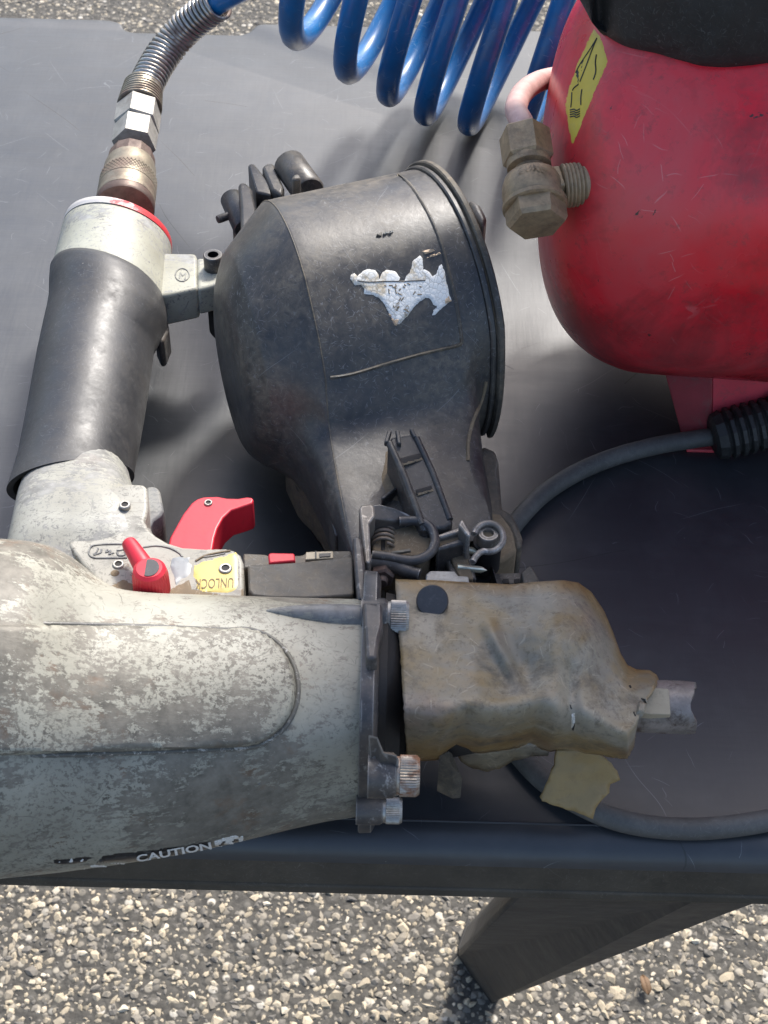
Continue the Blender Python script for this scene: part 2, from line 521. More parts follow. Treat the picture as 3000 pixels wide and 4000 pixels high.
def mat_ground():
    b = MB('asphalt')
    v1 = b.voro(95, out='Distance'); v1c = b.voro(95, out='Color')
    n = b.noise(40, 6, .7)
    bind = b.ramp(b.noise(160, 5, .75), [(.3, (.040, .038, .034)), (.7, (.105, .098, .086))])
    sepn = b.N.new('ShaderNodeSeparateColor'); b.L.new(v1c, sepn.inputs[0])
    stone = b.ramp(sepn.outputs[0], [(0.0, (.11, .105, .095)), (.45, (.24, .215, .175)), (.8, (.40, .36, .29)), (1.0, (.50, .47, .41))])
    msk = b.ramp(v1, [(.30, 1.0), (.42, 0.0)])
    pick = b.ramp(sepn.outputs[1], [(.35, 0.0), (.40, 1.0)])
    col = b.mix(b.math('MULTIPLY', msk, pick), bind, stone)
    b.P(color=col, rough=.85, normal=b.bump(b.math('ADD', b.math('MULTIPLY', v1, -1.0), b.math('MULTIPLY', n, .5)), .7, .004), spec=.3)
    return b.m

def mat_stone():
    b = MB('asphalt_stone')
    t = b.attr('tone')
    col = b.ramp(t, [(0.0, (.10, .095, .088)), (.35, (.21, .19, .16)), (.6, (.36, .305, .22)), (.85, (.50, .425, .31)), (1.0, (.60, .54, .44))])
    col = b.mix(b.ramp(b.noise(500, 4, .7), [(.5, 0.0), (.8, .4)]), col, (.12, .11, .10))
    b.P(color=col, rough=.75, normal=b.bump(b.noise(900, 3), .3, .0006), spec=.35)
    return b.m

M = {}
M['table'] = mat_table()
M['skirt'] = mat_plastic('table_edge_bounce_plastic', (.062, .053, .042), dust=.3, rough=.65, scratch=.15, spec=.2)  # warm brown base stands in for light bounced off the sunlit ground
M['leg'] = mat_plastic('table_leg_plastic', (.034, .032, .030), dust=.12, rough=.6, scratch=.05)
M['ground'] = mat_ground(); M['stone'] = mat_stone()
M['paint'] = mat_paint('nailer_worn_paint', chip=.95, fine=1.5)
M['panelpaint'] = mat_paint('nailer_panel_paint', base=(.36, .345, .28), chip=.98, fine=2.2, dark=(.082, .074, .060))
M['housing'] = mat_paint('housing_worn_paint', base=(.36, .355, .31), chip=1.12, fine=1.4, dark=(.13, .128, .12), rust=.15)
M['plate'] = mat_paint('plate_worn_paint', base=(.39, .375, .325), chip=.72, fine=1.1, dark=(.13, .125, .11), rust=.5)
M['cap'] = mat_paint('handle_cap_paint', base=(.39, .385, .315), chip=.62, fine=1.0, dark=(.15, .15, .145), rust=.25)
M['bare'] = mat_paint('bare_worn_casting', base=(.27, .27, .25), chip=1.25, fine=1.0, dark=(.085, .085, .085), rust=.1)
M['rim'] = mat_paint('rim_worn_edge', base=(.10, .10, .095), chip=.3, fine=.6, dark=(.22, .21, .19), rust=.3)
M['grip'] = mat_plastic('grip_rubber', (.030, .031, .034), dust=.16, rough=.40, scratch=.18)
M['drum'] = mat_plastic('magazine_black_plastic', (.026, .026, .028), dust=.85, rough=.36, scratch=.55, dustcol=(.17, .145, .11))
M['dusty'] = mat_plastic('dusty_black_plastic', (.034, .032, .029), dust=1.0, rough=.55, scratch=.4, dustcol=(.22, .175, .115))
M['dust'] = mat_plastic('dust_caked_plastic', (.15, .112, .070), dust=1.0, rough=.8, scratch=.25, dustcol=(.28, .215, .135))
M['blackmetal'] = mat_metal('black_worn_steel', (.060, .060, .064), rust=.15, rough=.42, metal=.55, dirt=.5)
def mat_edge(name, base, worn, rough=.45, metal=.4, radius=.0009, dust=.35):
    b = MB(name)
    bv = b.N.new('ShaderNodeBevel'); bv.samples = 4; bv.inputs['Radius'].default_value = radius
    gm = b.N.new('ShaderNodeNewGeometry')
    dp = b.N.new('ShaderNodeVectorMath'); dp.operation = 'DOT_PRODUCT'; b.L.new(bv.outputs[0], dp.inputs[0]); b.L.new(gm.outputs['Normal'], dp.inputs[1])
    e = b.ramp(b.math('ADD', b.math('SUBTRACT', 1.0, dp.outputs['Value']), b.math('MULTIPLY', b.math('SUBTRACT', b.noise(350, 4, .8), .5), .22)), [(.02, 0.0), (.09, 1.0)])
    ch = b.ramp(b.noise(160, 5, .8, .2), [(.58, 0.0), (.66, .8)])
    m = b.math('MAXIMUM', e, ch)
    col = b.mix(m, b.ramp(b.noise(90, 4, .7), [(.3, tuple(c * .7 for c in base)), (.7, tuple(c * 1.4 for c in base))]), worn)
    d = b.math('MULTIPLY', b.ramp(b.noise(45, 5, .75), [(.42, 0.0), (.66, 1.0)]), dust)
    col = b.mix(d, col, (.17, .125, .078))
    b.P(color=col, rough=b.mix(m, (rough,) * 3, (.36,) * 3), metal=b.math('MULTIPLY', m, metal), normal=b.bump(b.noise(500, 3, .7), .15, .0004))
    return b.m
M['blackmetal'] = mat_edge('black_worn_steel', (.040, .040, .043), (.30, .295, .285))
M['wornsteel'] = mat_edge('bright_worn_steel', (.13, .115, .10), (.50, .48, .45), metal=.6, radius=.0016, dust=.45)
M['silver'] = mat_metal('bright_steel', (.40, .385, .355), rust=.35, rough=.45, dirt=.5)
M['tip'] = mat_metal('rusty_tip_steel', (.25, .22, .20), rust=.62, rough=.45, rustcol=(.065, .040, .030), rs=130, dirt=.55, metal=.25)
M['rustbolt'] = mat_metal('rusty_bolt_steel', (.38, .34, .29), rust=.65, rough=.5, rustcol=(.17, .075, .035), rs=140)
M['chrome'] = mat_metal('hose_spring_steel', (.40, .38, .35), rust=.45, rough=.28, rustcol=(.12, .06, .04))
M['nut'] = mat_metal('plated_nut_steel', (.36, .345, .31), rust=.16, rough=.55, metal=.25, dirt=.45)
M['coupler'] = mat_metal('coupler_steel', (.28, .24, .18), rust=.5, rough=.46, metal=.7, rustcol=(.15, .105, .08))
M['couplerdark'] = mat_metal('coupler_rust', (.14, .10, .08), rust=.9, rough=.5, metal=.4, rustcol=(.085, .05, .04))
M['brass'] = mat_metal('brass', (.40, .27, .09), rust=.2, rough=.4, rustcol=(.16, .10, .04))
M['valve'] = mat_metal('valve_grimy_brass', (.36, .255, .15), rust=.45, rough=.48, metal=.3, rustcol=(.20, .130, .075), dirt=.5)
M['pipe'] = mat_flat('pipe_dusty_red', (.46, .29, .265), var=.3, rough=.55, dirt=.45, dirtcol=(.60, .52, .48))
M['redplastic'] = mat_flat('red_plastic', (.55, .018, .035), var=.12, rough=.42, dirt=.35, dirtcol=(.26, .02, .025), scale=90)
M['redring'] = mat_flat('red_ring', (.50, .025, .035), var=.2, rough=.4, dirt=.8, dirtcol=(.55, .40, .38), scale=30)
def mat_ring():
    b = MB('worn_red_ring')
    sp_ = b.N.new('ShaderNodeSeparateXYZ'); b.L.new(b.tc, sp_.inputs[0])
    wear = b.math('ADD', b.math('MULTIPLY', sp_.outputs[0], -22.0), b.math('MULTIPLY', b.noise(170, 4, .7), 1.6))
    w = b.ramp(b.math('SUBTRACT', wear, RING_OFF), [(.42, 0.0), (.62, 1.0)])
    b.P(color=b.mix(w, (.50, .022, .03), (.48, .46, .44)), rough=.45)
    return b.m
RING_OFF = 1.35
M['redring'] = mat_ring()
M['tank'] = mat_redpaint()
M['footside'] = mat_flat('foot_grimy_shaded_paint', (.30, .038, .045), var=.5, rough=.6, dirt=.7, dirtcol=(.16, .10, .085), scale=40)  # grime, over a base also darkened for the less lit side face
M['foot'] = mat_flat('foot_lit_red_paint', (.70, .075, .10), var=.2, rough=.5, dirt=.6, dirtcol=(.22, .10, .085), scale=60)  # lighter, pinker base carries the light on the upward-sloping front face
M['shroud'] = mat_plastic('shroud_black_plastic', (.013, .013, .013), dust=.16, rough=.50, scratch=.22, dustcol=(.16, .155, .14))
M['hose'] = mat_hose()
M['tan'] = mat_tan()
M['tab'] = mat_flat('pale_tape', (.34, .285, .20), var=.15, rough=.55, dirt=.35)
M['flap'] = mat_flat('torn_cover_flap', (.25, .175, .075), var=.22, rough=.55, dirt=.35, dirtcol=(.15, .10, .05), scale=90)
M['button'] = mat_flat('black_button', (.036, .036, .040), var=.1, rough=.5, dirt=.12, dirtcol=(.3, .28, .26))
M['yellow'] = mat_flat('yellow_sticker', (.60, .44, .055), var=.16, rough=.5, dirt=.35, dirtcol=(.40, .33, .14), scale=70)
M['gold'] = mat_flat('gold_sticker', (.60, .47, .14), var=.16, rough=.4, dirt=.75, dirtcol=(.30, .20, .06), scale=90)
M['greysticker'] = mat_flat('grey_sticker', (.24, .255, .26), var=.1, rough=.45, dirt=.3, scale=100)
M['ink'] = mat_flat('black_ink', (.020, .020, .022), var=.1, rough=.5, dirt=.25, dirtcol=(.25, .22, .15))
M['brownink'] = mat_flat('faded_ink', (.16, .11, .05), var=.2, rough=.6, dirt=.3)
M['paper'] = mat_flat('torn_white_label', (.70, .71, .71), var=.08, rough=.6, dirt=.55, dirtcol=(.36, .30, .22), scale=90)
def mat_paper():
    b = MB('torn_white_label')
    cr = b.N.new('ShaderNodeTexVoronoi'); cr.feature = 'DISTANCE_TO_EDGE'; cr.inputs['Scale'].default_value = 520; b.L.new(b.map(sc=(1, .6, 1.3), rot=(.3, .5, .2)), cr.inputs['Vector'])
    crk = b.ramp(cr.outputs['Distance'], [(.02, 1.0), (.07, 0.0)])
    area = b.ramp(b.noise(60, 3, .6), [(.40, .15), (.58, 1.0)])
    st = b.ramp(b.noise(75, 5, .75, .5, b.map(loc=(3, 3, 3))), [(.50, 0.0), (.62, .8)])
    col = b.mix(st, (.68, .68, .66), (.46, .36, .22))
    col = b.mix(b.math('MULTIPLY', crk, b.math('MULTIPLY', area, .5)), col, (.10, .085, .06))
    b.P(color=col, rough=.6, normal=b.bump(cr.outputs['Distance'], .3, .0008))
    return b.m
M['paper'] = mat_paper()
M['paperbrown'] = mat_flat('label_backing', (.50, .37, .25), var=.25, rough=.7, dirt=.5)
M['whiteink'] = mat_flat('white_print', (.72, .72, .70), var=.06, rough=.5, dirt=.45, scale=140)
M['blacklabel'] = mat_flat('black_label', (.014, .013, .013), var=.2, rough=.30, dirt=.25, dirtcol=(.35, .35, .34))
M['cable'] = mat_plastic('cable_rubber', (.060, .060, .058), dust=.40, rough=.55, scratch=.12, dustcol=(.23, .22, .20))
M['leaf'] = mat_flat('dry_leaf', (.15, .085, .040), var=.25, rough=.7, dirt=.3)
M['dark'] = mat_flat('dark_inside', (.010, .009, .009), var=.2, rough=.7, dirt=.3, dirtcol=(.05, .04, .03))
M['nail'] = mat_metal('nail_zinc', (.62, .62, .50), rust=.05, rough=.3, metal=.7, dirt=.1)

# ------------------------------------------------------------------ ground
def ground():
    me = bpy.data.meshes.new('ground')
    s = 30.0; me.from_pydata([(-s, -s, 0), (s, -s, 0), (s, s, 0), (-s, s, 0)], [], [(0, 1, 2, 3)])
    me.materials.append(M['ground'])
    o = bpy.data.objects.new('ground', me); C.objects.link(o); o['kind'] = 'structure'
    o['label'] = 'worn asphalt ground with pale stone chips'
    # the chips that can be seen
    t = (1 + 5 ** .5) / 2
    ico = np.array([(-1, t, 0), (1, t, 0), (-1, -t, 0), (1, -t, 0), (0, -1, t), (0, 1, t), (0, -1, -t), (0, 1, -t), (t, 0, -1), (t, 0, 1), (-t, 0, -1), (-t, 0, 1)]) / math.hypot(1, t)
    tri = np.array([(0, 11, 5), (0, 5, 1), (0, 1, 7), (0, 7, 10), (0, 10, 11), (1, 5, 9), (5, 11, 4), (11, 10, 2), (10, 7, 6), (7, 1, 8), (3, 9, 4), (3, 4, 2), (3, 2, 6), (3, 6, 8), (3, 8, 9), (4, 9, 5), (2, 4, 11), (6, 2, 10), (8, 6, 7), (9, 8, 1)])
    P = []
    for (x0, x1, y0, y1, pitch) in ((-.58, .58, .32, 1.08, .0050), (-.95, .95, 1.9, 2.9, .0076)):
        gx = np.arange(x0, x1, pitch); gy = np.arange(y0, y1, pitch)
        X, Y = np.meshgrid(gx, gy); p = np.stack([X.ravel(), Y.ravel()], 1) + rng.uniform(-.5, .5, (X.size, 2)) * pitch
        P.append(p[rng.random(len(p)) < .80])
    P = np.concatenate(P); n = len(P)
    sz = rng.lognormal(math.log(.0029), .36, n).clip(.0012, .0062)
    sc = np.stack([sz * rng.uniform(.75, 1.35, n), sz * rng.uniform(.65, 1.1, n), sz * rng.uniform(.40, .75, n)], 1)
    an = rng.uniform(0, 2 * np.pi, n); ca, sa = np.cos(an), np.sin(an)
    v = ico[None] * (1 + rng.uniform(-.42, .30, (n, 12, 1)))
    v = v * sc[:, None, :]
    tilt = rng.uniform(-.5, .5, n); ct, st = np.cos(tilt), np.sin(tilt)
    y = v[:, :, 1] * ct[:, None] - v[:, :, 2] * st[:, None]; z = v[:, :, 1] * st[:, None] + v[:, :, 2] * ct[:, None]
    x = v[:, :, 0]
    xx = x * ca[:, None] - y * sa[:, None] + P[:, 0:1]; yy = x * sa[:, None] + y * ca[:, None] + P[:, 1:2]
    zz = z + (sc[:, 2] * rng.uniform(-.75, .05, n))[:, None]
    co = np.stack([xx, yy, zz], 2).reshape(-1, 3)
    F = (tri[None] + (np.arange(n) * 12)[:, None, None]).reshape(-1, 3)
    me = bpy.data.meshes.new('stone_chips')
    me.vertices.add(len(co)); me.vertices.foreach_set('co', co.ravel())
    me.loops.add(F.size); me.loops.foreach_set('vertex_index', F.ravel().astype(np.int32))
    me.polygons.add(len(F)); me.polygons.foreach_set('loop_start', (np.arange(len(F)) * 3).astype(np.int32))
    me.update(calc_edges=True)
    at = me.attributes.new('tone', 'FLOAT', 'POINT')
    tone = np.repeat(rng.beta(1.5, 1.6, n), 12).astype(np.float32); at.data.foreach_set('value', tone)
    me.shade_flat()
    me.materials.append(M['stone'])
    o = bpy.data.objects.new('stone_chips', me); C.objects.link(o)
    o['kind'] = 'stuff'; o['label'] = 'pale stone chips bedded in the asphalt under the table'; o['category'] = 'stone chips'
ground()

def leaf():
    g = -TABLE_Z * 1000 + 6
    c = U(2520, 3850, g); V = []; F = []
    n = 10
    for i in range(n + 1):
        t = i / n; w = 4.4 * math.sin(math.pi * t) ** .7 * (1 + .12 * math.sin(9 * t)) + .2
        for s in (-1, 0, 1):
            V.append(c + Vector((s * w - 3 * (t - .5), (t - .5) * 19, 1.6 * abs(s) + 2.2 * math.sin(3 * t))))
    for i in range(n):
        for j in range(2):
            a = i * 3 + j; F.append((a, a + 1, a + 4, a + 3))
    o = mesh_obj('dry_leaf', V, F, M['leaf'], solid=.5)
    o['label'] = 'small brown dry leaf lying on the asphalt by the table leg'; o['category'] = 'leaf'
leaf()

# ------------------------------------------------------------------ table
def table():
    root = thing('folding_table', (0, 640, -TABLE_Z * 1000), 'black plastic folding table with rounded scratched edge under the tools', 'table')
    yn = U(1500, 3215, 0).y - 12           # near face
    yf = U(900, 85, 0).y                   # far edge
    notch_y = U(760, 128, 0).y
    xl, xr = -640, 900
    xa = U(455, 100, 0).x; xb = U(480, 120, 0).x; xc = U(1000, 120, 0).x; xd = U(1050, 90, 0).x
    out = [(xl, yn), (xr, yn), (xr, yf), (xd, yf)]
    def arc(p0, p1, p2, k=6):
        return [((1 - t) ** 2 * p0[0] + 2 * t * (1 - t) * p1[0] + t * t * p2[0], (1 - t) ** 2 * p0[1] + 2 * t * (1 - t) * p1[1] + t * t * p2[1]) for t in [i / k for i in range(k + 1)]]
    mid = (yf + notch_y) / 2
    out += arc((xd - 2, yf), (xd - 9, yf), (xd - 11, mid)) + arc((xd - 12, mid - 2), (xd - 15, notch_y), (xc - 14, notch_y))
    out += arc((xb + 12, notch_y), (xb + 2, notch_y), (xb, mid - 2)) + arc((xb - 1, mid + 2), (xa - 2, yf), (xa - 12, yf))
    out += [(xl, yf)]
    T = 25.0
    bm = bmesh.new()
    vt = [bm.verts.new((x, y, 0)) for x, y in out]
    f = bm.faces.new(vt)
    r = bmesh.ops.extrude_face_region(bm, geom=[f])
    bmesh.ops.translate(bm, verts=[g for g in r['geom'] if isinstance(g, bmesh.types.BMVert)], vec=(0, 0, -T))
    bmesh.ops.recalc_face_normals(bm, faces=bm.faces)
    top = [e for e in bm.edges if all(abs(v.co.z) < .01 for v in e.verts)]
    near = [e for e in top if all(abs(v.co.y - yn) < .1 for v in e.verts)]
    bmesh.ops.bevel(bm, geom=near, offset=13, segments=7, profile=.5, affect='EDGES')
    top = [e for e in bm.edges if all(abs(v.co.z) < .01 for v in e.verts) and min(v.co.y for v in e.verts) > yf - 60]
    bmesh.ops.bevel(bm, geom=top, offset=3, segments=3, profile=.5, affect='EDGES')
    V = [v.co.copy() for v in bm.verts]; bm.verts.index_update()
    F = [tuple(v.index for v in fc.verts) for fc in bm.faces]; bm.free()
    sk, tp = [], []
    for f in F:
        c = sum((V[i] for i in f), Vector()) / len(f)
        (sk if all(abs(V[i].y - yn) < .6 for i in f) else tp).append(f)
    mesh_obj('table_top', V, tp, M['table'], root, smooth=40)
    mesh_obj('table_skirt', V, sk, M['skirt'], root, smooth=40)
    # lower lip of the skirt and the thin seam along the edge
    V, F = boxv(((xl + xr) / 2, yn + 6, -T - 3.1), ((xr - xl) / 2, 0, 0), (0, 6.8, 0), (0, 0, 3.0))
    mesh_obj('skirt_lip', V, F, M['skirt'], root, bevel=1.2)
    V, F = tube([(xl, yn + 13.5, -.1), (xr, yn + 13.5, -.1)], .55, 8)
    mesh_obj('edge_seam', V, F, M['table'], root)
    # leg: a flat-sided post running back and down under the top
    ft = -TABLE_Z * 1000
    a = [U(1785, 3735, ft), U(1920, 3925, ft)]                      # foot corners of the dark face
    tz = -T - 6
    b = [U(2010, 3524, tz), U(2745, 3532, tz), U(3040, 3540, tz)]
    foot = [a[0], a[1], a[1] + Vector((7, 6, 0)), a[0] + Vector((10, 30, 0))]
    for p in foot: p.z = ft + 4
    head = [b[0] + Vector((0, 3, 0)), b[1] + Vector((0, 3, 0)), b[2] + Vector((0, 4, 0)), b[0] + Vector((40, 60, 0))]
    V, F = loft([foot, head])
    mesh_obj('leg', V, F, M['leg'], root, bevel=3, smooth=30)
    V, F = loft([[p + Vector((0, 0, 0)) - Vector((0, 0, 3.5)) for p in foot], [p + (p - sum(foot, Vector()) / 4) * .04 + Vector((0, 0, 10)) for p in foot]])
    lo = mesh_obj('foot_cap', V, F, M['dark'], root, bevel=1)
    # the other legs, so that the top is carried
    for (x, y) in ((-560, 420), (-560, 900), (800, 900), (800, 420)):
        V, F = boxv((x, y, (ft - T) / 2), (22, 0, 0), (0, 16, 0), (0, 0, (-T - ft) / 2 - .5))
        mesh_obj('leg', V, F, M['leg'], root, bevel=3)
    return yn
YN = table()

# ------------------------------------------------------------------ nail gun
NG = thing('coil_nail_gun', U(700, 2800, 0) * 1.0, 'worn grey coil nail gun lying on its side, black drum magazine, tan nose cover', 'nail gun')
def part(name, vf, mat, parent=None, **k):
    return mesh_obj(name, vf[0], vf[1], M[mat], parent or NG, **k)

# --- body casting
def body():
    R = []
    st = [(-760, 2150, 3500, 56), (-740, 2090, 3560, 60), (-690, 2075, 3560, 62), (-400, 2085, 3500, 63), (-100, 2100, 3450, 63), (60, 2108, 3432, 63), (170, 2130, 3420, 62), (260, 2180, 3410, 60),
          (340, 2245, 3398, 58.5), (430, 2300, 3386, 57.5), (560, 2316, 3366, 57), (750, 2322, 3335, 56.5), (950, 2328, 3290, 56), (1130, 2334, 3245, 55.5), (1290, 2338, 3208, 55), (1418, 2340, 3190, 55)]
    for x, yt, yb, zc in st:
        k = (x + 760) / 2180
        p = 2.05 + max(0, (x - 100) / 1318) * .9
        cx = U(x, (yt + yb) / 2, zc).x; cy = U(x, (yt + yb) / 2, zc).y; w = 50.0
        for it in range(12):
            hz = min(zc - .5, w * .98 + 1.5 * k)
            rg = ring(Vector((cx, cy, zc)), Vector((0, w, 0)), Vector((0, 0, hz)), 72, p)
            ys = []
            for q in rg:
                d = q - CAM; ys.append(2000 - FPX * d.dot(UPV) / d.dot(FWD))
            sc_ = scale_at(Vector((cx, cy, zc)))
            w += ((yb - yt) - (max(ys) - min(ys))) / 2 / sc_ * .9
            cy -= ((yb + yt) / 2 - (max(ys) + min(ys)) / 2) / sc_ / .8
        c = Vector((cx, cy, zc))
        R.append(ring(c, Vector((0, w, 0)), Vector((0, 0, hz)), 72, p))
    # more rings in between
    R2 = []
    for i in range(len(R) - 1):
        for j in range(4):
            t = j / 4; R2.append([a.lerp(b, t) for a, b in zip(R[i], R[i + 1])])
    R2.append(R[-1])
    for it in range(2):
        R3 = [R2[0]]
        for i in range(1, len(R2) - 1):
            R3.append([(a + b * 2 + c) / 4 for a, b, c in zip(R2[i - 1], R2[i], R2[i + 1])])
        R3.append(R2[-1]); R2 = R3
    return loft(R2)
BODY = body(); BB = bvh_of(BODY)
part('body_casting', BODY, 'paint', smooth=50)

# raised oval panel
def stadium(x0, y0t, y0b, xc, n=18):
    top = [(x0, y0t), (200, y0t + 4), (600, 2450), (xc - 60, 2462)]
    cx, cy, rx, ry = xc, 2690, 225, 232
    arcp = [(cx + rx * math.sin(math.pi * i / n), cy - ry * math.cos(math.pi * i / n) + 4 * 0) for i in range(n + 1)]
    bot = [(xc - 60, 2925), (600, 2937), (200, 2948), (x0, y0b)]
    return top + arcp + bot
part('raised_panel', drape(stadium(-330, 2440, 2960, 935), BB, H=4.0, edge=24, step=16, sink=.3), 'panelpaint', smooth=60)
rim = [(p[0], p[1]) for p in stadium(-330, 2434, 2966, 940)]
rimv = [hit(BB, *p)[0] for p in rim]
part('panel_rim', tube(catmull(rimv, 3), .95, 8), 'rim', smooth=60)

# bolt ridges on the casting
def ridge(p0, p1, r0_, r1_, mat='bare', name='bolt_ridge', lift=0.0):
    a, na = hit(BB, *p0); b, nb = hit(BB, *p1)
    a = a - na * r0_ * .3 + na * lift; b = b - nb * r1_ * .35 + nb * lift
    pts = [a.lerp(b, t) for t in [i / 10 for i in range(11)]]
    rr = [max(.4, r0_ + (r1_ - r0_) * math.sin(t * math.pi / 2) ** .8) for t in [i / 10 for i in range(11)]]
    part(name, tube(pts, rr, 18), mat, smooth=60)
ridge((1010, 3060), (1428, 3035), .5, 6.0)
ridge((1040, 2385), (1410, 2405), .5, 5.0)

# --- front flange with corner bosses, bolts
fx = U(1412, 2700, 60).x
def flange():
    a = U(1440, 2345, 55); b = U(1440, 3190, 55); c = (a + b) / 2
    dl = math.atan2(CAM_H - 55, c.y); w = (a - b).length / 2 * math.sin(dl)
    return c, w
fc, fw = flange()
FL = Vector((fx, fc.y, 55))
V, F = loft([ring(FL + Vector((t, 0, 0)), Vector((0, fw * s, 0)), Vector((0, 0, (fw + 1) * s)), 64, 4.5) for t, s in ((0, .99), (.6, 1.0), (4.6, .995), (5.4, .97), (6.2, .93))])
fl = part('front_flange', (V, F), 'blackmetal', smooth=40)
V, F = loft([ring(FL + Vector((t, 0, 0)), Vector((0, fw * s * .80, 0)), Vector((0, 0, fw * s * .98)), 40, 2.6) for t, s in ((6.3, .97), (9, .95), (10, .90), (14, .80))])
part('flange_hub', (V, F), 'dark', smooth=40)

part('flange_lug', prism([(1416, 2350), (1480, 2350), (1493, 2362), (1497, 2440), (1482, 2500), (1472, 2570), (1430, 2570)], [97, 97, 96, 98, 100, 101, 101], 60), 'blackmetal', bevel=2.4, bseg=3, smooth=40)
part('flange_lug', prism([(1440, 2870), (1475, 2880), (1500, 2940), (1548, 2952), (1558, 2968), (1558, 3040), (1545, 3056), (1455, 3062)], [100, 98, 96, 95, 94, 84, 82, 82], 74), 'blackmetal', bevel=2.4, bseg=3, smooth=40)
def bolt(px, py, z, r, L, mat, x0=None, name='flange_bolt'):
    p = U(px, py, z); x = fx + 6 if x0 is None else x0
    o = Vector((x, p.y, p.z))
    part('bolt_boss', lathe(o + Vector((-6.6, 0, 0)), (1, 0, 0), [(0, r * 1.15), (5, r * 1.15), (8.2, r * 1.12), (9.2, r * 1.0)], 28), 'blackmetal', smooth=40)
    s = o + Vector((2.7, 0, 0))
    h = part(name, lathe(s, (1, 0, 0), [(0, r * .94), (1.0, r * .96), (1.2, r), (L * .85, r), (L, r * .90), (L + .01, r * .55)], 88, ribs=(2, 3)), mat, smooth=25)
    part('hex_socket', lathe(s + Vector((L - 2, 0, 0)), (1, 0, 0), [(0, r * .5), (2.05, r * .5)], 6), 'dark', h, smooth=None)
bolt(1500, 2412, 88, 6.1, 7.6, 'silver')
bolt(1570, 3030, 84, 6.6, 7.6, 'rustbolt', fx + 10)
bolt(1500, 3165, 46, 4.6, 6.8, 'silver', fx + 6)
bolt(1500, 2352, 26, 6.1, 7.6, 'silver')

# --- warning label on the lower side
lab = [(198, 3372), (205, 3357), (345, 3345), (362, 3350), (330, 3372), (250, 3380)]
part('warning_label', drape(lab, BB, .25, 3, 12), 'blacklabel')
lab = [(375, 3372), (400, 3342), (470, 3330), (560, 3322), (650, 3310), (690, 3306), (700, 3330), (720, 3312), (745, 3300), (800, 3287), (830, 3292), (838, 3318), (700, 3348), (540, 3366)]
wl_ = part('warning_label', drape(lab, BB, .30, 3, 12), 'blacklabel')
lab = [(290, 3405), (372, 3374), (540, 3367), (560, 3380), (520, 3392), (400, 3402)]
part('label_backing', drape(lab, BB, .3, 3, 12), 'paper')
lab = [(560, 3384), (640, 3360), (840, 3322), (930, 3300), (955, 3285), (950, 3305), (860, 3335), (730, 3362), (600, 3388)]
part('label_backing', drape(lab, BB, .28, 3, 12), 'paper')
lab = [(835, 3285), (885, 3268), (920, 3262), (935, 3268), (950, 3264), (956, 3284), (900, 3300), (842, 3315)]
part('label_backing', drape(lab, BB, .34, 3, 10), 'paper')
part('lettering', text_on('CAUTION', (535, 3362), (292, -52), (-6, -27), BB, .62, .03), 'whiteink', smooth=None)
for q in ([(845, 3303), (870, 3282), (890, 3280), (872, 3300)], [(895, 3290), (915, 3272), (945, 3276), (920, 3292)]):
    part('ink_scrap', drape(q, BB, .6, 2, 8), 'blacklabel')
for q in ([(222, 3368), (232, 3360), (240, 3366), (232, 3374)], [(262, 3366), (280, 3352), (290, 3362), (272, 3370)], [(305, 3360), (325, 3350), (335, 3358), (318, 3366)]):
    part('label_scrap', drape(q, BB, .5, 2, 8), 'paper')

# --- neck between body and grip
def px_loft(secs, n=40, lean=0.0):
    R = []
    for l, r, zc, rz, p in secs:
        a = U(*l, zc); b = U(*r, zc); c = (a + b) / 2
        ln = lean(len(R)) if callable(lean) else lean
        R.append(ring(c, (b - a) / 2, Vector((0, -ln * rz, rz)), n, p))
    R2 = []
    for i in range(len(R) - 1):
        for j in range(4): R2.append([a.lerp(b, j / 4) for a, b in zip(R[i], R[i + 1])])
    R2.append(R[-1]); return R2
R = px_loft([((112, 1800), (508, 1780), 52, 22, 2.1), ((100, 1880), (505, 1855), 52, 22.5, 2.1), ((84, 1950), (512, 1890), 52, 23.5, 2.3), ((76, 2000), (530, 1960), 53, 25, 2.8), ((70, 2050), (555, 2040), 54, 26, 3.2), ((55, 2120), (590, 2110), 56, 26, 3.2), ((30, 2230), (640, 2230), 56, 26, 3.2), ((10, 2350), (600, 2350), 54, 24, 3.2)])
part('handle_neck', loft(R), 'housing', smooth=50)
hous = [(300, 2040), (420, 1900), (500, 1888), (560, 1890), (576, 1905), (578, 1985), (566, 2035), (580, 2065), (610, 2092), (655, 2118), (715, 2136), (800, 2141), (880, 2140), (915, 2148), (940, 2166), (951, 2195), (955, 2335), (700, 2352), (470, 2352), (390, 2290), (310, 2190), (260, 2120)]
hv = prism(hous, 80.0, 24)
HO = part('trigger_housing', hv, 'plate', bevel=2.6, bseg=4, smooth=40)
HZ = 80.0
part('safety_block', prism([(572, 1900), (600, 1898), (618, 1905), (626, 1920), (640, 1990), (628, 2012), (600, 2030), (585, 2060), (568, 2030)], 68, 34), 'bare', bevel=2, smooth=40)

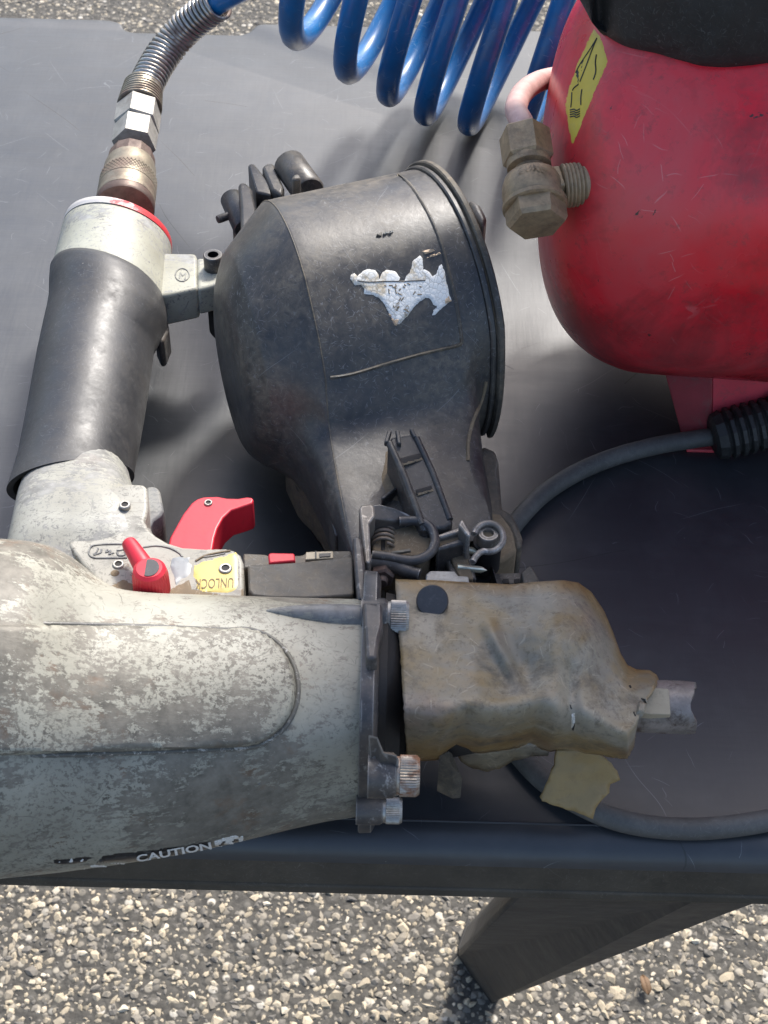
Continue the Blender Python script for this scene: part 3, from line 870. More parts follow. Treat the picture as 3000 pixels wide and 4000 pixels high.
# --- grip sleeve
gs = [((206, 1062), (646, 1170), 52, 27.6, 2.0), ((199, 1075), (650, 1186), 52, 28.6, 2.0), ((196, 1120), (652, 1215), 52, 28.8, 2.0), ((195, 1180), (650, 1258), 52, 28.4, 2.0), ((186, 1230), (625, 1308), 52, 27.4, 2.0), ((172, 1290), (600, 1352), 52, 26.6, 2.0),
      ((148, 1400), (588, 1440), 52, 26.2, 2.0), ((112, 1600), (562, 1620), 52, 25.6, 2.0), ((76, 1790), (536, 1760), 52, 25.2, 2.0), ((56, 1860), (526, 1810), 52, 25.2, 2.0), ((40, 1910), (523, 1835), 52, 25.8, 2.0), ((33, 1935), (522, 1845), 52, 26.4, 2.0)]
R = px_loft(gs, 56, lambda i: .36 + .2 * (i / 11) ** 2)
inn = []
for q in (-1, -8):
    c = sum(R[q], Vector()) / len(R[q]); inn.append([c + (p - c) * .90 for p in R[q]])
part('grip_sleeve', loft(R + inn, True, True), 'grip', smooth=60)

# --- handle end cap
R = px_loft([((200, 1090), (650, 1200), 52, 26.8, 2.0), ((214, 1040), (655, 1130), 52, 27.2, 2.0), ((232, 970), (662, 1040), 52, 27.6, 2.0), ((246, 918), (668, 975), 52, 27.8, 2.0), ((249, 908), (669, 963), 52, 27.3, 2.0)], 56, .36)
part('handle_cap', loft(R), 'cap', smooth=45)
R = px_loft([((250, 905), (670, 961), 52, 27.9, 2.0), ((253, 893), (671, 950), 52, 28.3, 2.0), ((258, 880), (670, 938), 52, 27.6, 2.0)], 56, .36)
part('cap_ring', loft(R), 'redring', smooth=40)
capc = (U(250, 905, 52) + U(670, 961, 52)) / 2
hax = (U(464, 905, 52) - U(288, 1880, 52)); hax.z = 0; hax.normalize()

# magazine bracket on the cap
bz = 60
BR = part('bracket_arm', prism([(600, 985), (672, 987), (764, 989), (770, 1004), (772, 1126), (661, 1150), (600, 1160)], bz, 42), 'cap', bevel=1.6, bseg=3, smooth=40)
part('bracket_arm', prism([(768, 1006), (880, 1008), (905, 1014), (917, 1030), (925, 1060), (890, 1100), (771, 1131)], bz - .5, 44), 'cap', bevel=1.6, bseg=3, smooth=40)
bc = U(836, 1048, bz - .5)
bb = part('bracket_bolt', lathe(bc, (0, 0, 1), [(0, 4.6), (.2, 4.7), (7.4, 4.7), (8, 4.2), (8.02, 2.6)], 40, cap1=False), 'blackmetal', smooth=40)
part('hex_socket', lathe(bc + Vector((0, 0, 3)), (0, 0, 1), [(0, 2.6), (.05, 2.6)], 24), 'dark', bb)
part('embossed_mark', tube([U(712 + 27 * math.cos(t), 1074 + 25 * math.sin(t), bz + .1) for t in [i * math.pi / 12 for i in range(25)]], .35, 6), 'bare')
part('lettering', text_on('M', (699, 1086), (26, 4), (3, -24), bz, .25), 'bare', smooth=None)
part('bracket_pad', prism([(800, 1190), (850, 1180), (900, 1150), (900, 1230), (850, 1240)], 40, 22), 'dark', bevel=3, smooth=40)
part('hang_hook', prism([(600, 1290), (655, 1250), (660, 1280), (640, 1330), (620, 1335)], 46, 30), 'blackmetal', bevel=2)

# --- trigger
TR = part('trigger', prism([(655, 2140), (664, 2098), (714, 2008), (748, 1964), (770, 1948), (796, 1940), (850, 1938), (885, 1945), (930, 1946), (965, 1940), (985, 1942), (992, 1952), (985, 1966), (950, 1978), (905, 1992), (872, 2022), (850, 2062), (838, 2100), (830, 2150), (720, 2180)], 69, 54), 'redplastic', bevel=4.2, bseg=5, smooth=60)
def pin(px, py, z, r, parent=None, mat='silver'):
    c = U(px, py, z)
    p = part('pin', lathe(c - Vector((0, 0, 2)), (0, 0, 1), [(0, r), (2.4, r), (2.7, r * .86), (2.7, r * .62), (1.2, r * .58)], 24), mat, parent, smooth=40)
    part('pin_hole', lathe(c, (0, 0, 1), [(-.6, r * .6), (.3, r * .6)], 20), 'dark', parent or p)
pin(814, 1966, 69, 1.7, TR)
pin(743, 2124, 68.2, 1.9, TR, 'dark')
pin(488, 1974, 81.2, 2.2); pin(463, 2206, 80, 2.2); pin(881, 2222, 80.3, 2.5)
part('screw_recess', lathe(U(449, 2239, 80), (0, 0, 1), [(-1, 1.6), (.12, 1.6), (.25, 1.3)], 18), 'dust', smooth=40)

# --- selector lever
kc = U(583, 2232, 80)
kt = U(583, 2216, 93); kt = Vector((kc.x, kc.y, 93))
kc2 = U(583, 2218, 92.5); kc = Vector((kc2.x, kc2.y, 80))
SL = part('selector_lever', lathe(kc, (0, 0, 1), [(.05, 6.4), (1, 6.6), (8.5, 6.4), (11.5, 5.9), (12.6, 4.7), (12.7, 0.05)], 72, ribs=(1, 2)), 'redplastic', smooth=30)
tip = U(502, 2120, 88); tv = (Vector((tip.x, tip.y, 0)) - Vector((kc.x, kc.y, 0)))
td = tv.normalized()
pth = [Vector((kc.x, kc.y, 87)) + td * (tv.length * t) + Vector((0, 0, 2.6 * t - 1.4 * t * t)) for t in (0.2, .45, .65, .85, .97, 1.03)]
fr_ = []
for i in range(21):
    u = i / 20; q = max(0, (u - .78) / .22); fr_.append((3.9 - 1.1 * min(1, u / .8)) * math.sqrt(max(.01, 1 - q * q)))
part('lever_finger', tube(catmull(pth, 4), fr_, 20), 'redplastic', SL, smooth=60)
part('lever_insert', loft([[Vector((kc.x, kc.y, 92.4 + dz)) + Vector((3.6 * math.cos(t) * (1 if math.cos(t) > -.35 else .35 / abs(math.cos(t))), 4.1 * math.sin(t) - .2, 0)) for t in [i * math.pi / 16 for i in range(32)]] for dz in (0, .5)]), 'button', SL)

# stickers and marks of the housing
SB = HZ
part('unlock_sticker', drape([(922, 2156), (931, 2180), (933, 2285), (922, 2306), (890, 2318), (786, 2313), (765, 2298), (764, 2280), (752, 2254), (758, 2205), (800, 2190), (850, 2178)], SB, .25, 3, 18), 'gold')
part('lettering', text_on('UNLOCK', (913, 2256), (-150, 6), (-2, 38), SB, .42, .0), 'brownink', smooth=None)
part('grey_sticker', drape([(669, 2182), (700, 2172), (722, 2178), (748, 2174), (742, 2196), (752, 2212), (748, 2240), (738, 2252), (705, 2270), (687, 2290), (680, 2262), (673, 2243), (664, 2214)], SB, .3, 3, 16), 'greysticker')
def mark(pts, r=.45, mat='bare', z=SB, name='embossed_line', k=3):
    part(name, tube(catmull([U(p[0], p[1], z + .05) for p in pts], k), r, 6), mat, smooth=60)
mark([(497, 2126), (420, 2126), (366, 2131), (350, 2145), (347, 2160), (356, 2174), (375, 2180), (430, 2180), (497, 2179)])
mark([(560, 2138), (610, 2132), (660, 2140), (700, 2160), (712, 2176)])
mark([(765, 2192), (800, 2172), (850, 2160), (900, 2152)], .5, 'dust')
mark([(790, 2176), (830, 2172), (880, 2162)], .4, 'blackmetal')
mark([(384, 2143), (376, 2158), (366, 2168), (392, 2160), (396, 2146)], .4)
mark([(420, 2146), (414, 2158), (432, 2152), (426, 2166), (444, 2160)], .4)
mark([(456, 2150), (470, 2150), (486, 2148), (486, 2168), (464, 2170), (458, 2158)], .4)
part('dirt_patch', drape([(430, 2290), (480, 2262), (520, 2275), (530, 2310), (640, 2312), (680, 2290), (740, 2262), (752, 2300), (900, 2322), (950, 2300), (952, 2326), (700, 2336), (480, 2330)], SB, .12, 6, 20, .05), 'dust')

# --- black guide block, strips, plate
part('guide_block', prism([(967, 2207), (1070, 2200), (1170, 2194), (1280, 2182), (1368, 2172), (1382, 2180), (1384, 2315), (1370, 2326), (1200, 2336), (1060, 2334), (985, 2326), (970, 2305)], 82, 40), 'dusty', bevel=2.0, bseg=3, smooth=40)
part('guide_rail', prism([(950, 2160), (1040, 2165), (1050, 2172), (1180, 2168), (1210, 2152), (1370, 2150), (1390, 2200), (950, 2220)], 68, 36), 'dusty', bevel=1.2)
part('red_strip', prism([(1047, 2166), (1055, 2158), (1150, 2160), (1154, 2190), (1050, 2200)], 76, 60), 'redplastic', bevel=.8)
part('scale_label', prism([(1195, 2156), (1300, 2152), (1302, 2180), (1192, 2186)], 74, 69), 'tab', bevel=.3)
part('label_mark', prism([(1247, 2162), (1292, 2160), (1291, 2172), (1248, 2175)], 74.4, 74.05), 'ink', smooth=None)
part('label_mark', prism([(1231, 2152), (1236, 2152), (1237, 2180), (1232, 2180)], 74.4, 74.05), 'ink', smooth=None)
part('feed_plate', prism([(1377, 2096), (1404, 2091), (1414, 2110), (1428, 2220), (1436, 2342), (1396, 2342), (1386, 2230)], 86, 20), 'blackmetal', bevel=1.2, bseg=3)

# --- drum magazine
AX = Vector((.928, .372, 0)).normalized(); BX = Vector((-AX.y, AX.x, 0))
DZ = 67.0
DC = U(1712, 1200, DZ)
def drum_pt(t, u, z):
    s = 0.0
    if u < -58: s = (-u - 58) * (-.20)
    return DC + AX * (t + s) + BX * u + Vector((0, 0, z))
def section(t, R, neck=1.0, shrink=1.0, oc=(0, 0)):
    pts = []
    a0, a1 = math.radians(-105), math.radians(118)
    for i in range(40):
        a = a0 + (a1 - a0) * i / 39
        pts.append((R * math.cos(a), R * math.sin(a)))
    p1 = pts[-1]; p0 = pts[0]; L = 132
    top = [p1, (-R * .78, R * .62), (-R * .99 - 4, R * .26), (-R * 1.22 - 4, R * .07), (-L - 4, -.02 * R), (-L - 6, -.04 * R)]
    bot = [(-L - 6, -.50 * R), (-L * .75, -.62 * R), (-R * .7, -R * .78), p0]
    tp = [(v.x, v.y) for v in catmull([Vector((x, y, 0)) for x, y in top], 5)[1:]]
    bt = [(v.x, v.y) for v in catmull([Vector((x, y, 0)) for x, y in bot], 4)[:-1]]
    nk = tp + bt; n = len(nk)
    for i, (x, y) in enumerate(nk):
        a = math.radians(118 + (255 - 118) * (i + 1) / (n + 1)); cx_, cy_ = R * math.cos(a), R * math.sin(a)
        pts.append((cx_ + (x - cx_) * neck, cy_ + (y - cy_) * neck))
    out = []
    for u, z in pts:
        u = (u - oc[0]) * shrink + oc[0]; z = (z - oc[1]) * shrink + oc[1]
        out.append(drum_pt(t + .055 * max(u, -64) * min(1.0, max(0.0, -t / 70)), u, z))
    return out
def smooth01(x): x = max(0, min(1, x)); return x * x * (3 - 2 * x)
def drum():
    rings = []
    # conical left side with a flat disc
    for t, s, nk in ((-96.4, .20, .0), (-96.2, .45, .0), (-95.6, .56, .0), (-94.6, .62, .0), (-93.2, .67, .0), (-90.4, .752, .01), (-90.0, .764, .012), (-89.4, .774, .015), (-88, .795, .03), (-84, .848, .10), (-80, .899, .24), (-76.5, .944, .46), (-73.2, .984, .80), (-72.3, .993, .92), (-71.6, .998, .98), (-70.8, 1.0, 1.0)):
        t = -71 + (t + 71) * 1.22 if t < -71 else t
        rings.append(section(t, 62, nk, s, oc=(-20, -8)))
    for t in (-66, -60, -50, -40, -32, -26, -22, -19, -16, -13, -10, -7, -4, -1):
        nk = 1 - smooth01((t + 17) / 13)
        rings.append(section(t, 62 + (t + 78) * .012, nk))
    return loft(rings)
DRUM = drum(); DBV = bvh_of(DRUM)
MG = part('drum_magazine', DRUM, 'drum', smooth=32)
# lid flange on the right with double lip
def lid(t0, t1, R, r2):
    def rr(t, R):
        return [drum_pt(t, R * math.cos(a), R * math.sin(a)) for a in [math.radians(-128 + 338 * i / 70) for i in range(71)]]
    c = [drum_pt(t0, 0, 0)] * 1
    return loft([rr(t0, r2), rr(t0, R - .6), rr(t0 + .6, R), rr(t1 - .6, R), rr(t1, R - .6), rr(t1, r2)], False, False, closed=False)
part('lid_flange', lid(-.8, 1.8, 64.4, 55), 'drum', MG, smooth=40)
part('lid_flange', lid(2.2, 5.2, 66.2, 1.0), 'dusty', MG, smooth=40)
part('lid_seam', lid(1.7, 2.3, 63.6, 55), 'dust', MG, smooth=40)
part('lid_lug', prism([(1830, 770), (1880, 800), (1905, 850), (1885, 880), (1850, 830)], 104, 84), 'drum', MG, bevel=2)
# embossed window frame on the drum, dust caught along it
def on_drum(pts, r, mat, name, k=4, off=0.0):
    P = []
    for p in catmull([Vector((x, y, 0)) for x, y in pts], k):
        q, nn = hit(DBV, p.x, p.y); P.append(q + nn * off)
    part(name, tube(P, r, 6), mat, MG, smooth=60)
on_drum([(1520, 660), (1600, 720), (1665, 820), (1715, 930), (1755, 1070), (1785, 1200), (1803, 1325), (1800, 1342), (1780, 1352), (1640, 1385), (1500, 1425), (1375, 1462), (1290, 1476)], .8, 'dusty', 'window_frame')
for t_, m_ in ((-71.8, 'dusty'),):
    rg_ = section(t_, 62.1, .95, .997, oc=(-20, -8))[24:66]
    part('edge_ridge', tube(rg_, .32, 6), m_, MG, smooth=60)
on_drum([(1900, 1490), (1880, 1570), (1850, 1640), (1830, 1720), (1828, 1800)], .9, 'dust', 'edge_ridge', 4, -.2)

# torn paper label
lb = [(1366, 1090), (1370, 1072), (1385, 1065), (1397, 1076), (1418, 1056), (1440, 1048), (1466, 1054), (1479, 1070), (1482, 1088), (1490, 1066), (1512, 1052), (1545, 1060), (1566, 1085), (1560, 1098), (1576, 1100), (1584, 1078), (1600, 1062), (1610, 1020), (1640, 996), (1652, 1010), (1656, 1050),
      (1676, 1060), (1690, 1078), (1705, 1068), (1712, 1040), (1726, 1030), (1738, 1060), (1748, 1110), (1758, 1155), (1765, 1172), (1740, 1196), (1728, 1204), (1700, 1232), (1684, 1234), (1692, 1212), (1706, 1198), (1690, 1190), (1678, 1168), (1660, 1166), (1640, 1180), (1615, 1205), (1590, 1240), (1560, 1268), (1545, 1272), (1520, 1230), (1500, 1190), (1484, 1168), (1460, 1155), (1420, 1150), (1422, 1130), (1410, 1114), (1386, 1116)]
part('torn_label', drape(lb, DBV, .45, 3, 13), 'paper', MG, smooth=60)
for q in ([(1646, 980), (1690, 972), (1702, 980), (1660, 994)], [(1660, 1004), (1718, 984), (1726, 992), (1690, 1004), (1664, 1010)], [(1728, 1172), (1752, 1154), (1768, 1174), (1735, 1192)], [(1500, 1200), (1520, 1222), (1540, 1250), (1560, 1240), (1552, 1272), (1542, 1272)]):
    part('label_scrap', drape(q, DBV, .8, 2, 10), 'paperbrown', MG)
for q, s in (((1540, 1212), 'EEP'), ((1575, 1232), 'SO')):
    part('lettering', text_on(s, q, (8, -34) if s == 'EEP' else (10, -40), (12, 3), DBV, .62), 'brownink', MG, smooth=None)
for i in range(26):
    x = random.uniform(1490, 1640); y = random.uniform(1105, 1215)
    if not inside((x, y), lb) or poly_dist((x, y), lb) < 10: continue
    an = random.choice((0, 1.3, 2.2, .5)); L = random.uniform(8, 20)
    on_drum([(x, y), (x + L * math.cos(an) * .6 + random.uniform(-3, 3), y + L * math.sin(an) * .6), (x + L * math.cos(an), y + L * math.sin(an))], .22, 'brownink', 'label_crack', 2, .45)
on_drum([(1395, 1098), (1440, 1103), (1500, 1100), (1560, 1100), (1620, 1098), (1660, 1096)], .25, 'ink', 'label_crack', 2, .45)

# latch on the neck
def neckz(px, py):
    q, _ = hit(DBV, px, py); return q.z
nz = neckz(1640, 1980)
LZ = nz + 9
LTV = prism([(1512, 1728), (1530, 1704), (1618, 1690), (1630, 1700), (1690, 1830), (1768, 2030), (1765, 2046), (1740, 2058), (1660, 2072), (1640, 2060), (1560, 1860)], [LZ + 9, LZ + 11, LZ + 11, LZ + 10, LZ + 4, LZ, LZ, LZ, LZ, LZ, LZ + 5], nz - 6)
LT = part('latch', LTV, 'drum', MG, bevel=1.6, bseg=3, smooth=40)
LB = bvh_of(LTV)
for q in ([(1552, 1792), (1640, 1770), (1652, 1796), (1564, 1822)], [(1622, 1914), (1684, 1896), (1694, 1918), (1632, 1936)]):
    part('latch_slot_shade', drape(q, LB, .10, 2, 8, .05), 'dark', LT)  # flat near-black patch: the shade of a recess put into the colour
    q2 = [(x + 5, y + 9) for x, y in q[2:]] ; q3 = [q[3], q[2], (q[2][0] - 4, q[2][1] - 10), (q[3][0] - 4, q[3][1] - 10)]
    part('slot_dust', drape(q3, LB, .2, 2, 8, .05), 'dust', LT)
part('latch_wall', tube([hit(LB, x, y)[0] for x, y in ((1520, 1730), (1580, 1860), (1650, 2050))], 1.5, 10), 'drum', LT, smooth=60)
part('latch_wall', tube([hit(LB, x, y)[0] for x, y in ((1628, 1712), (1690, 1845), (1758, 2030))], 1.3, 10), 'drum', LT, smooth=60)
for a, b in (((1508, 1735), (1522, 1690)), ((1560, 1740), (1552, 1688)), ((1622, 1715), (1606, 1682))):
    p, q = U(*a, LZ + 9.5), U(*b, LZ + 10.5)
    part('latch_rib', boxv((p + q) / 2, (q - p) / 2, Vector((.8, 0, 0)), Vector((0, 0, 1.3))), 'drum', LT, bevel=.4)
part('neck_fin', prism([(1488, 1940), (1546, 1900), (1550, 1908), (1494, 1950)], nz + 5, nz - 2), 'drum', MG, bevel=.5)
for k in range(5):
    pts = [(1480 + 8 * k, 1830 + 12 * k), (1500 + 8 * k, 1880 + 8 * k), (1530 + 6 * k, 1950)]
part('dust_heap', drape([(1500, 1760), (1530, 1740), (1575, 1870), (1610, 1960), (1580, 1968), (1510, 1960), (1480, 1880)], DBV, .9, 40, 16, .2), 'dust', MG, smooth=60)

# gate and guard pieces round the neck
part('guard_plate', prism([(1885, 1740), (1935, 1760), (1948, 1800), (1955, 1900), (1962, 1985), (2000, 2005), (2025, 2050), (2042, 2100), (2040, 2130), (2016, 2144), (2008, 2110), (1985, 2050), (1950, 2018), (1915, 2010), (1895, 2040), (1830, 2045), (1830, 1900)], 52, 26), 'dusty', MG, bevel=1.4, smooth=40)
part('guard_base', prism([(1850, 2000), (1960, 2000), (2010, 2080), (2020, 2150), (1970, 2185), (1930, 2200), (1900, 2260), (1820, 2260), (1810, 2060)], 52, 18), 'dust', MG, bevel=1.5, smooth=40)
part('torn_guard', prism([(1112, 1800), (1128, 1792), (1180, 1820), (1240, 1870), (1290, 1940), (1330, 2010), (1330, 2060), (1300, 2000), (1268, 1996), (1240, 1985), (1215, 1960), (1180, 1940), (1160, 1915), (1135, 1860)], [36, 38, 50, 54, 56, 54, 48, 44, 40, 38, 36, 34, 34, 34], 18), 'dusty', MG, bevel=1.6, smooth=50)
part('torn_guard', prism([(1240, 1740), (1300, 1800), (1330, 1900), (1380, 2060), (1340, 2070), (1310, 1990), (1270, 1950), (1230, 1850)], [52, 56, 58, 58, 50, 48, 44, 48], 24), 'dusty', MG, bevel=2, smooth=50)
part('feed_base', prism([(1290, 1998), (1320, 1990), (1345, 2060), (1400, 2060), (1480, 2000), (1620, 2010), (1760, 2060), (1850, 2070), (1860, 2180), (1840, 2250), (1560, 2275), (1440, 2290), (1400, 2180), (1345, 2170), (1330, 2145), (1318, 2110)], 48, 24), 'dust', bevel=1.5, smooth=40)
part('guard_tab', prism([(1284, 2000), (1298, 1998), (1330, 2080), (1322, 2094), (1308, 2090)], 56, 40), 'drum', MG, bevel=1)

# --- feed pawl mechanism
PZ = 74
part('pawl_lever', prism([(1402, 1986), (1410, 1974), (1450, 1969), (1462, 1976), (1466, 2014), (1450, 2034), (1443, 2044), (1450, 2186), (1440, 2200), (1424, 2194), (1416, 2100)], PZ + 8, 56), 'wornsteel', bevel=1.6, bseg=3, smooth=40)
part('pawl_finger', prism([(1455, 1972), (1484, 1968), (1540, 1984), (1600, 2008), (1618, 2024), (1612, 2038), (1550, 2038), (1460, 2026)], [PZ + 7, PZ + 7, PZ + 5, PZ + 3, PZ + 1, PZ, PZ + 2, PZ + 6], 58), 'blackmetal', bevel=2.2, bseg=3, smooth=50)
sp = []
c0 = U(1499, 2062, PZ - 4); c1 = U(1496, 2148, PZ - 4); sa, sx, sy = frame(c1 - c0); n = 5.2
for i in range(int(n * 20) + 1):
    t = i / (n * 20); an = 2 * math.pi * n * t
    sp.append(c0.lerp(c1, t) + (sx * math.cos(an) + sy * math.sin(an)) * 4.3)
part('pawl_spring', tube(sp, .75, 8), 'coupler', smooth=60)
part('spring_pin', lathe(c0 - sa * 2, sa, [(0, 2.0), ((c1 - c0).length + 4, 2.0)], 16), 'dark')
arm = [(1560, 2036), (1620, 2034), (1650, 2040), (1682, 2062), (1697, 2095), (1698, 2125), (1684, 2156), (1655, 2178), (1615, 2190), (1570, 2186), (1520, 2176), (1455, 2168)]
part('pawl_arm', tube(catmull([U(x, y, PZ + 2) for x, y in arm], 4), 1.9, 12), 'blackmetal', smooth=60)
part('pawl_arm_lower', tube(catmull([U(x, y, PZ - 1) for x, y in [(1450, 2195), (1500, 2198), (1545, 2208), (1580, 2228), (1640, 2245)]], 4), [3.2] * 10 + [2.8] * 4 + [2.4] * 3, 12), 'blackmetal', smooth=60)
part('arm_floor', prism([(1452, 2040), (1600, 2036), (1660, 2050), (1688, 2100), (1680, 2150), (1640, 2176), (1456, 2166)], PZ - 2.2, 50), 'dust', bevel=1)
part('torsion_end', tube([U(1530, 2160, PZ - 1), U(1570, 2156, PZ), U(1604, 2150, PZ + .5)], .8, 8), 'coupler')
part('link_bar', prism([(1703, 2090), (1800, 2056), (1810, 2064), (1806, 2076), (1712, 2102)], PZ + 1, 60), 'wornsteel', bevel=.8, smooth=40)
part('link_bar', prism([(1706, 2132), (1812, 2096), (1822, 2108), (1815, 2120), (1706, 2146)], PZ, 56), 'blackmetal', bevel=.9, smooth=40)
part('link_floor', prism([(1708, 2100), (1808, 2074), (1816, 2112), (1712, 2140)], PZ - 1.2, 52), 'dust', bevel=.4)
part('link_fin', prism([(1790, 2050), (1801, 2028), (1812, 2034), (1838, 2080), (1838, 2092), (1826, 2094)], PZ + 6, 54), 'wornsteel', bevel=.8, smooth=40)
rc = U(1906, 2102, PZ - 4)
def torus_px(cx, cy, rx, ry, z, r, mat, name, a0=0, a1=2 * math.pi, extra=()):
    P = [U(cx + rx * math.cos(a0 + (a1 - a0) * i / 28), cy + ry * math.sin(a0 + (a1 - a0) * i / 28), z) for i in range(29)]
    P += [U(x, y, z) for x, y in extra]
    return part(name, tube(P, r, 10), mat, smooth=60)
torus_px(1908, 2100, 58, 56, PZ, 1.3, 'wornsteel', 'pivot_ring', -2.9, 1.9, [(1872, 2160), (1855, 2178), (1846, 2196)])
part('pivot_cup', lathe(rc, (0, 0, 1), [(-16, 5.6), (-2, 5.6), (-2, 5.0)], 28), 'dark')
ps = part('pivot_screw', lathe(rc, (0, 0, 1), [(-6, 4.4), (2.2, 4.4), (2.9, 3.9), (2.9, 2.2), (1, 2.1)], 36), 'wornsteel', smooth=40)
part('hex_socket', lathe(rc, (0, 0, 1), [(.4, 2.25), (1.3, 2.25)], 6), 'dust', ps, smooth=None)
part('gate_post', prism([(1750, 2135), (1820, 2118), (1832, 2200), (1850, 2262), (1800, 2262), (1770, 2200)], 67, 34), 'dust', bevel=.6)
part('gate_frame', prism([(1722, 2148), (1748, 2140), (1768, 2200), (1800, 2240), (1800, 2262), (1752, 2262), (1752, 2215)], 66, 40), 'drum', bevel=1)
part('gate_frame', prism([(1812, 2126), (1828, 2124), (1862, 2262), (1838, 2262)], 66, 40), 'drum', bevel=1)
part('feed_slot', prism([(1642, 2190), (1720, 2150), (1752, 2214), (1650, 2222)], 58, 44), 'dark', bevel=.5)
part('clip_plate', prism([(1664, 2242), (1680, 2228), (1776, 2230), (1790, 2248), (1830, 2250), (1834, 2275), (1662, 2275)], 74, 66), 'nut', bevel=.6)
na = U(1842, 2224, 60); nb = U(1904, 2228, 60)
for (ax_, ay_), (bx_, by_) in (((1836, 2150), (1878, 2160)), ((1845, 2222), (1902, 2228))):
    p, q = U(ax_, ay_, 66), U(bx_, by_, 65); L = (q - p).length
    part('nail', lathe(p, q - p, [(-6, 1.35), (L * .62, 1.35), (L, .12)], 14), 'nail', smooth=40)
part('nail_bed', prism([(1850, 2205), (1920, 2210), (1945, 2265), (1850, 2275)], 52, 36), 'dark', bevel=.6)
part('rack', prism([(1920, 2206), (1935, 2240), (2030, 2238), (2040, 2280), (1940, 2280)], 60, 40), 'drum', bevel=.8)
part('rack_tooth', prism([(2034, 2236), (2068, 2208), (2080, 2214), (2106, 2262), (2100, 2280), (2044, 2280)], 66, 40), 'dusty', bevel=.8)
for x in (1976, 2020):
    part('rack_slot', prism([(x - 12, 2262), (x + 10, 2260), (x + 14, 2276), (x - 10, 2278)], 61, 58), 'dark', smooth=None)
cn = U(1494, 2236, 70)
nax = Vector((0, -1, .12))
nt_ = part('pawl_nut', lathe(cn, nax, [(-4, 4.6), (0, 4.8), (3.4, 4.8), (4.2, 4.0)], 6, rot=.3), 'couplerdark', smooth=25)
part('washer', lathe(cn, nax, [(-6.2, 5.2), (-4.2, 5.2)], 24), 'couplerdark')
part('stud', lathe(cn, nax, [(3.5, 2.3), (6.0, 2.2), (6.6, 1.7)], 16), 'couplerdark', smooth=40)
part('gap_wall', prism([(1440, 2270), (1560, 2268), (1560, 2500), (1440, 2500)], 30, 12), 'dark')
for x in (1486, 1526):
    part('feed_rod', prism([(x - 14, 2280), (x + 16, 2278), (x + 18, 2345), (x - 12, 2348)], 52, 30), 'dusty', bevel=.6)

# --- nose: core, contact tip
n0 = U(1500, 2640, 56); n1 = U(2360, 2740, 56)
V, F = loft([ring(n0.lerp(n1, t), Vector((0, w, 0)), Vector((0, 0, h)), 32, 2.6) for t, w, h in ((0, 27, 30), (.3, 25, 26), (.62, 17, 19), (.8, 11, 14), (1, 9, 10))])
part('nose_core', (V, F), 'dark', smooth=50)
t0 = U(2360, 2752, 56); t1 = U(2700, 2765, 56); ta, tx, ty = frame(t1 - t0); TL = (t1 - t0).length
def tip_ring(t, r, jag=0.0):
    out = []
    for i in range(40):
        an = 2 * math.pi * i / 40
        j = jag * (math.sin(2 * an + .6) * 1.6 + math.sin(5 * an) * .5)
        out.append(t0 + ta * (t + j) + (tx * math.cos(an) + ty * math.sin(an)) * r)
    return out
part('contact_tip', loft([tip_ring(0, 9.6), tip_ring(TL - 16, 9.6), tip_ring(TL - 4, 9.7, .6), tip_ring(TL, 9.4, 1.0), tip_ring(TL + .3, 7.2, 1.0), tip_ring(TL - 14, 6.6)], True, True), 'tip', smooth=45)
cth = U(2648, 2712, 63)
part('tip_hole', lathe(cth, (.1, -.15, 1), [(-1, 2.1), (1.6, 2.1)], 20), 'dark')

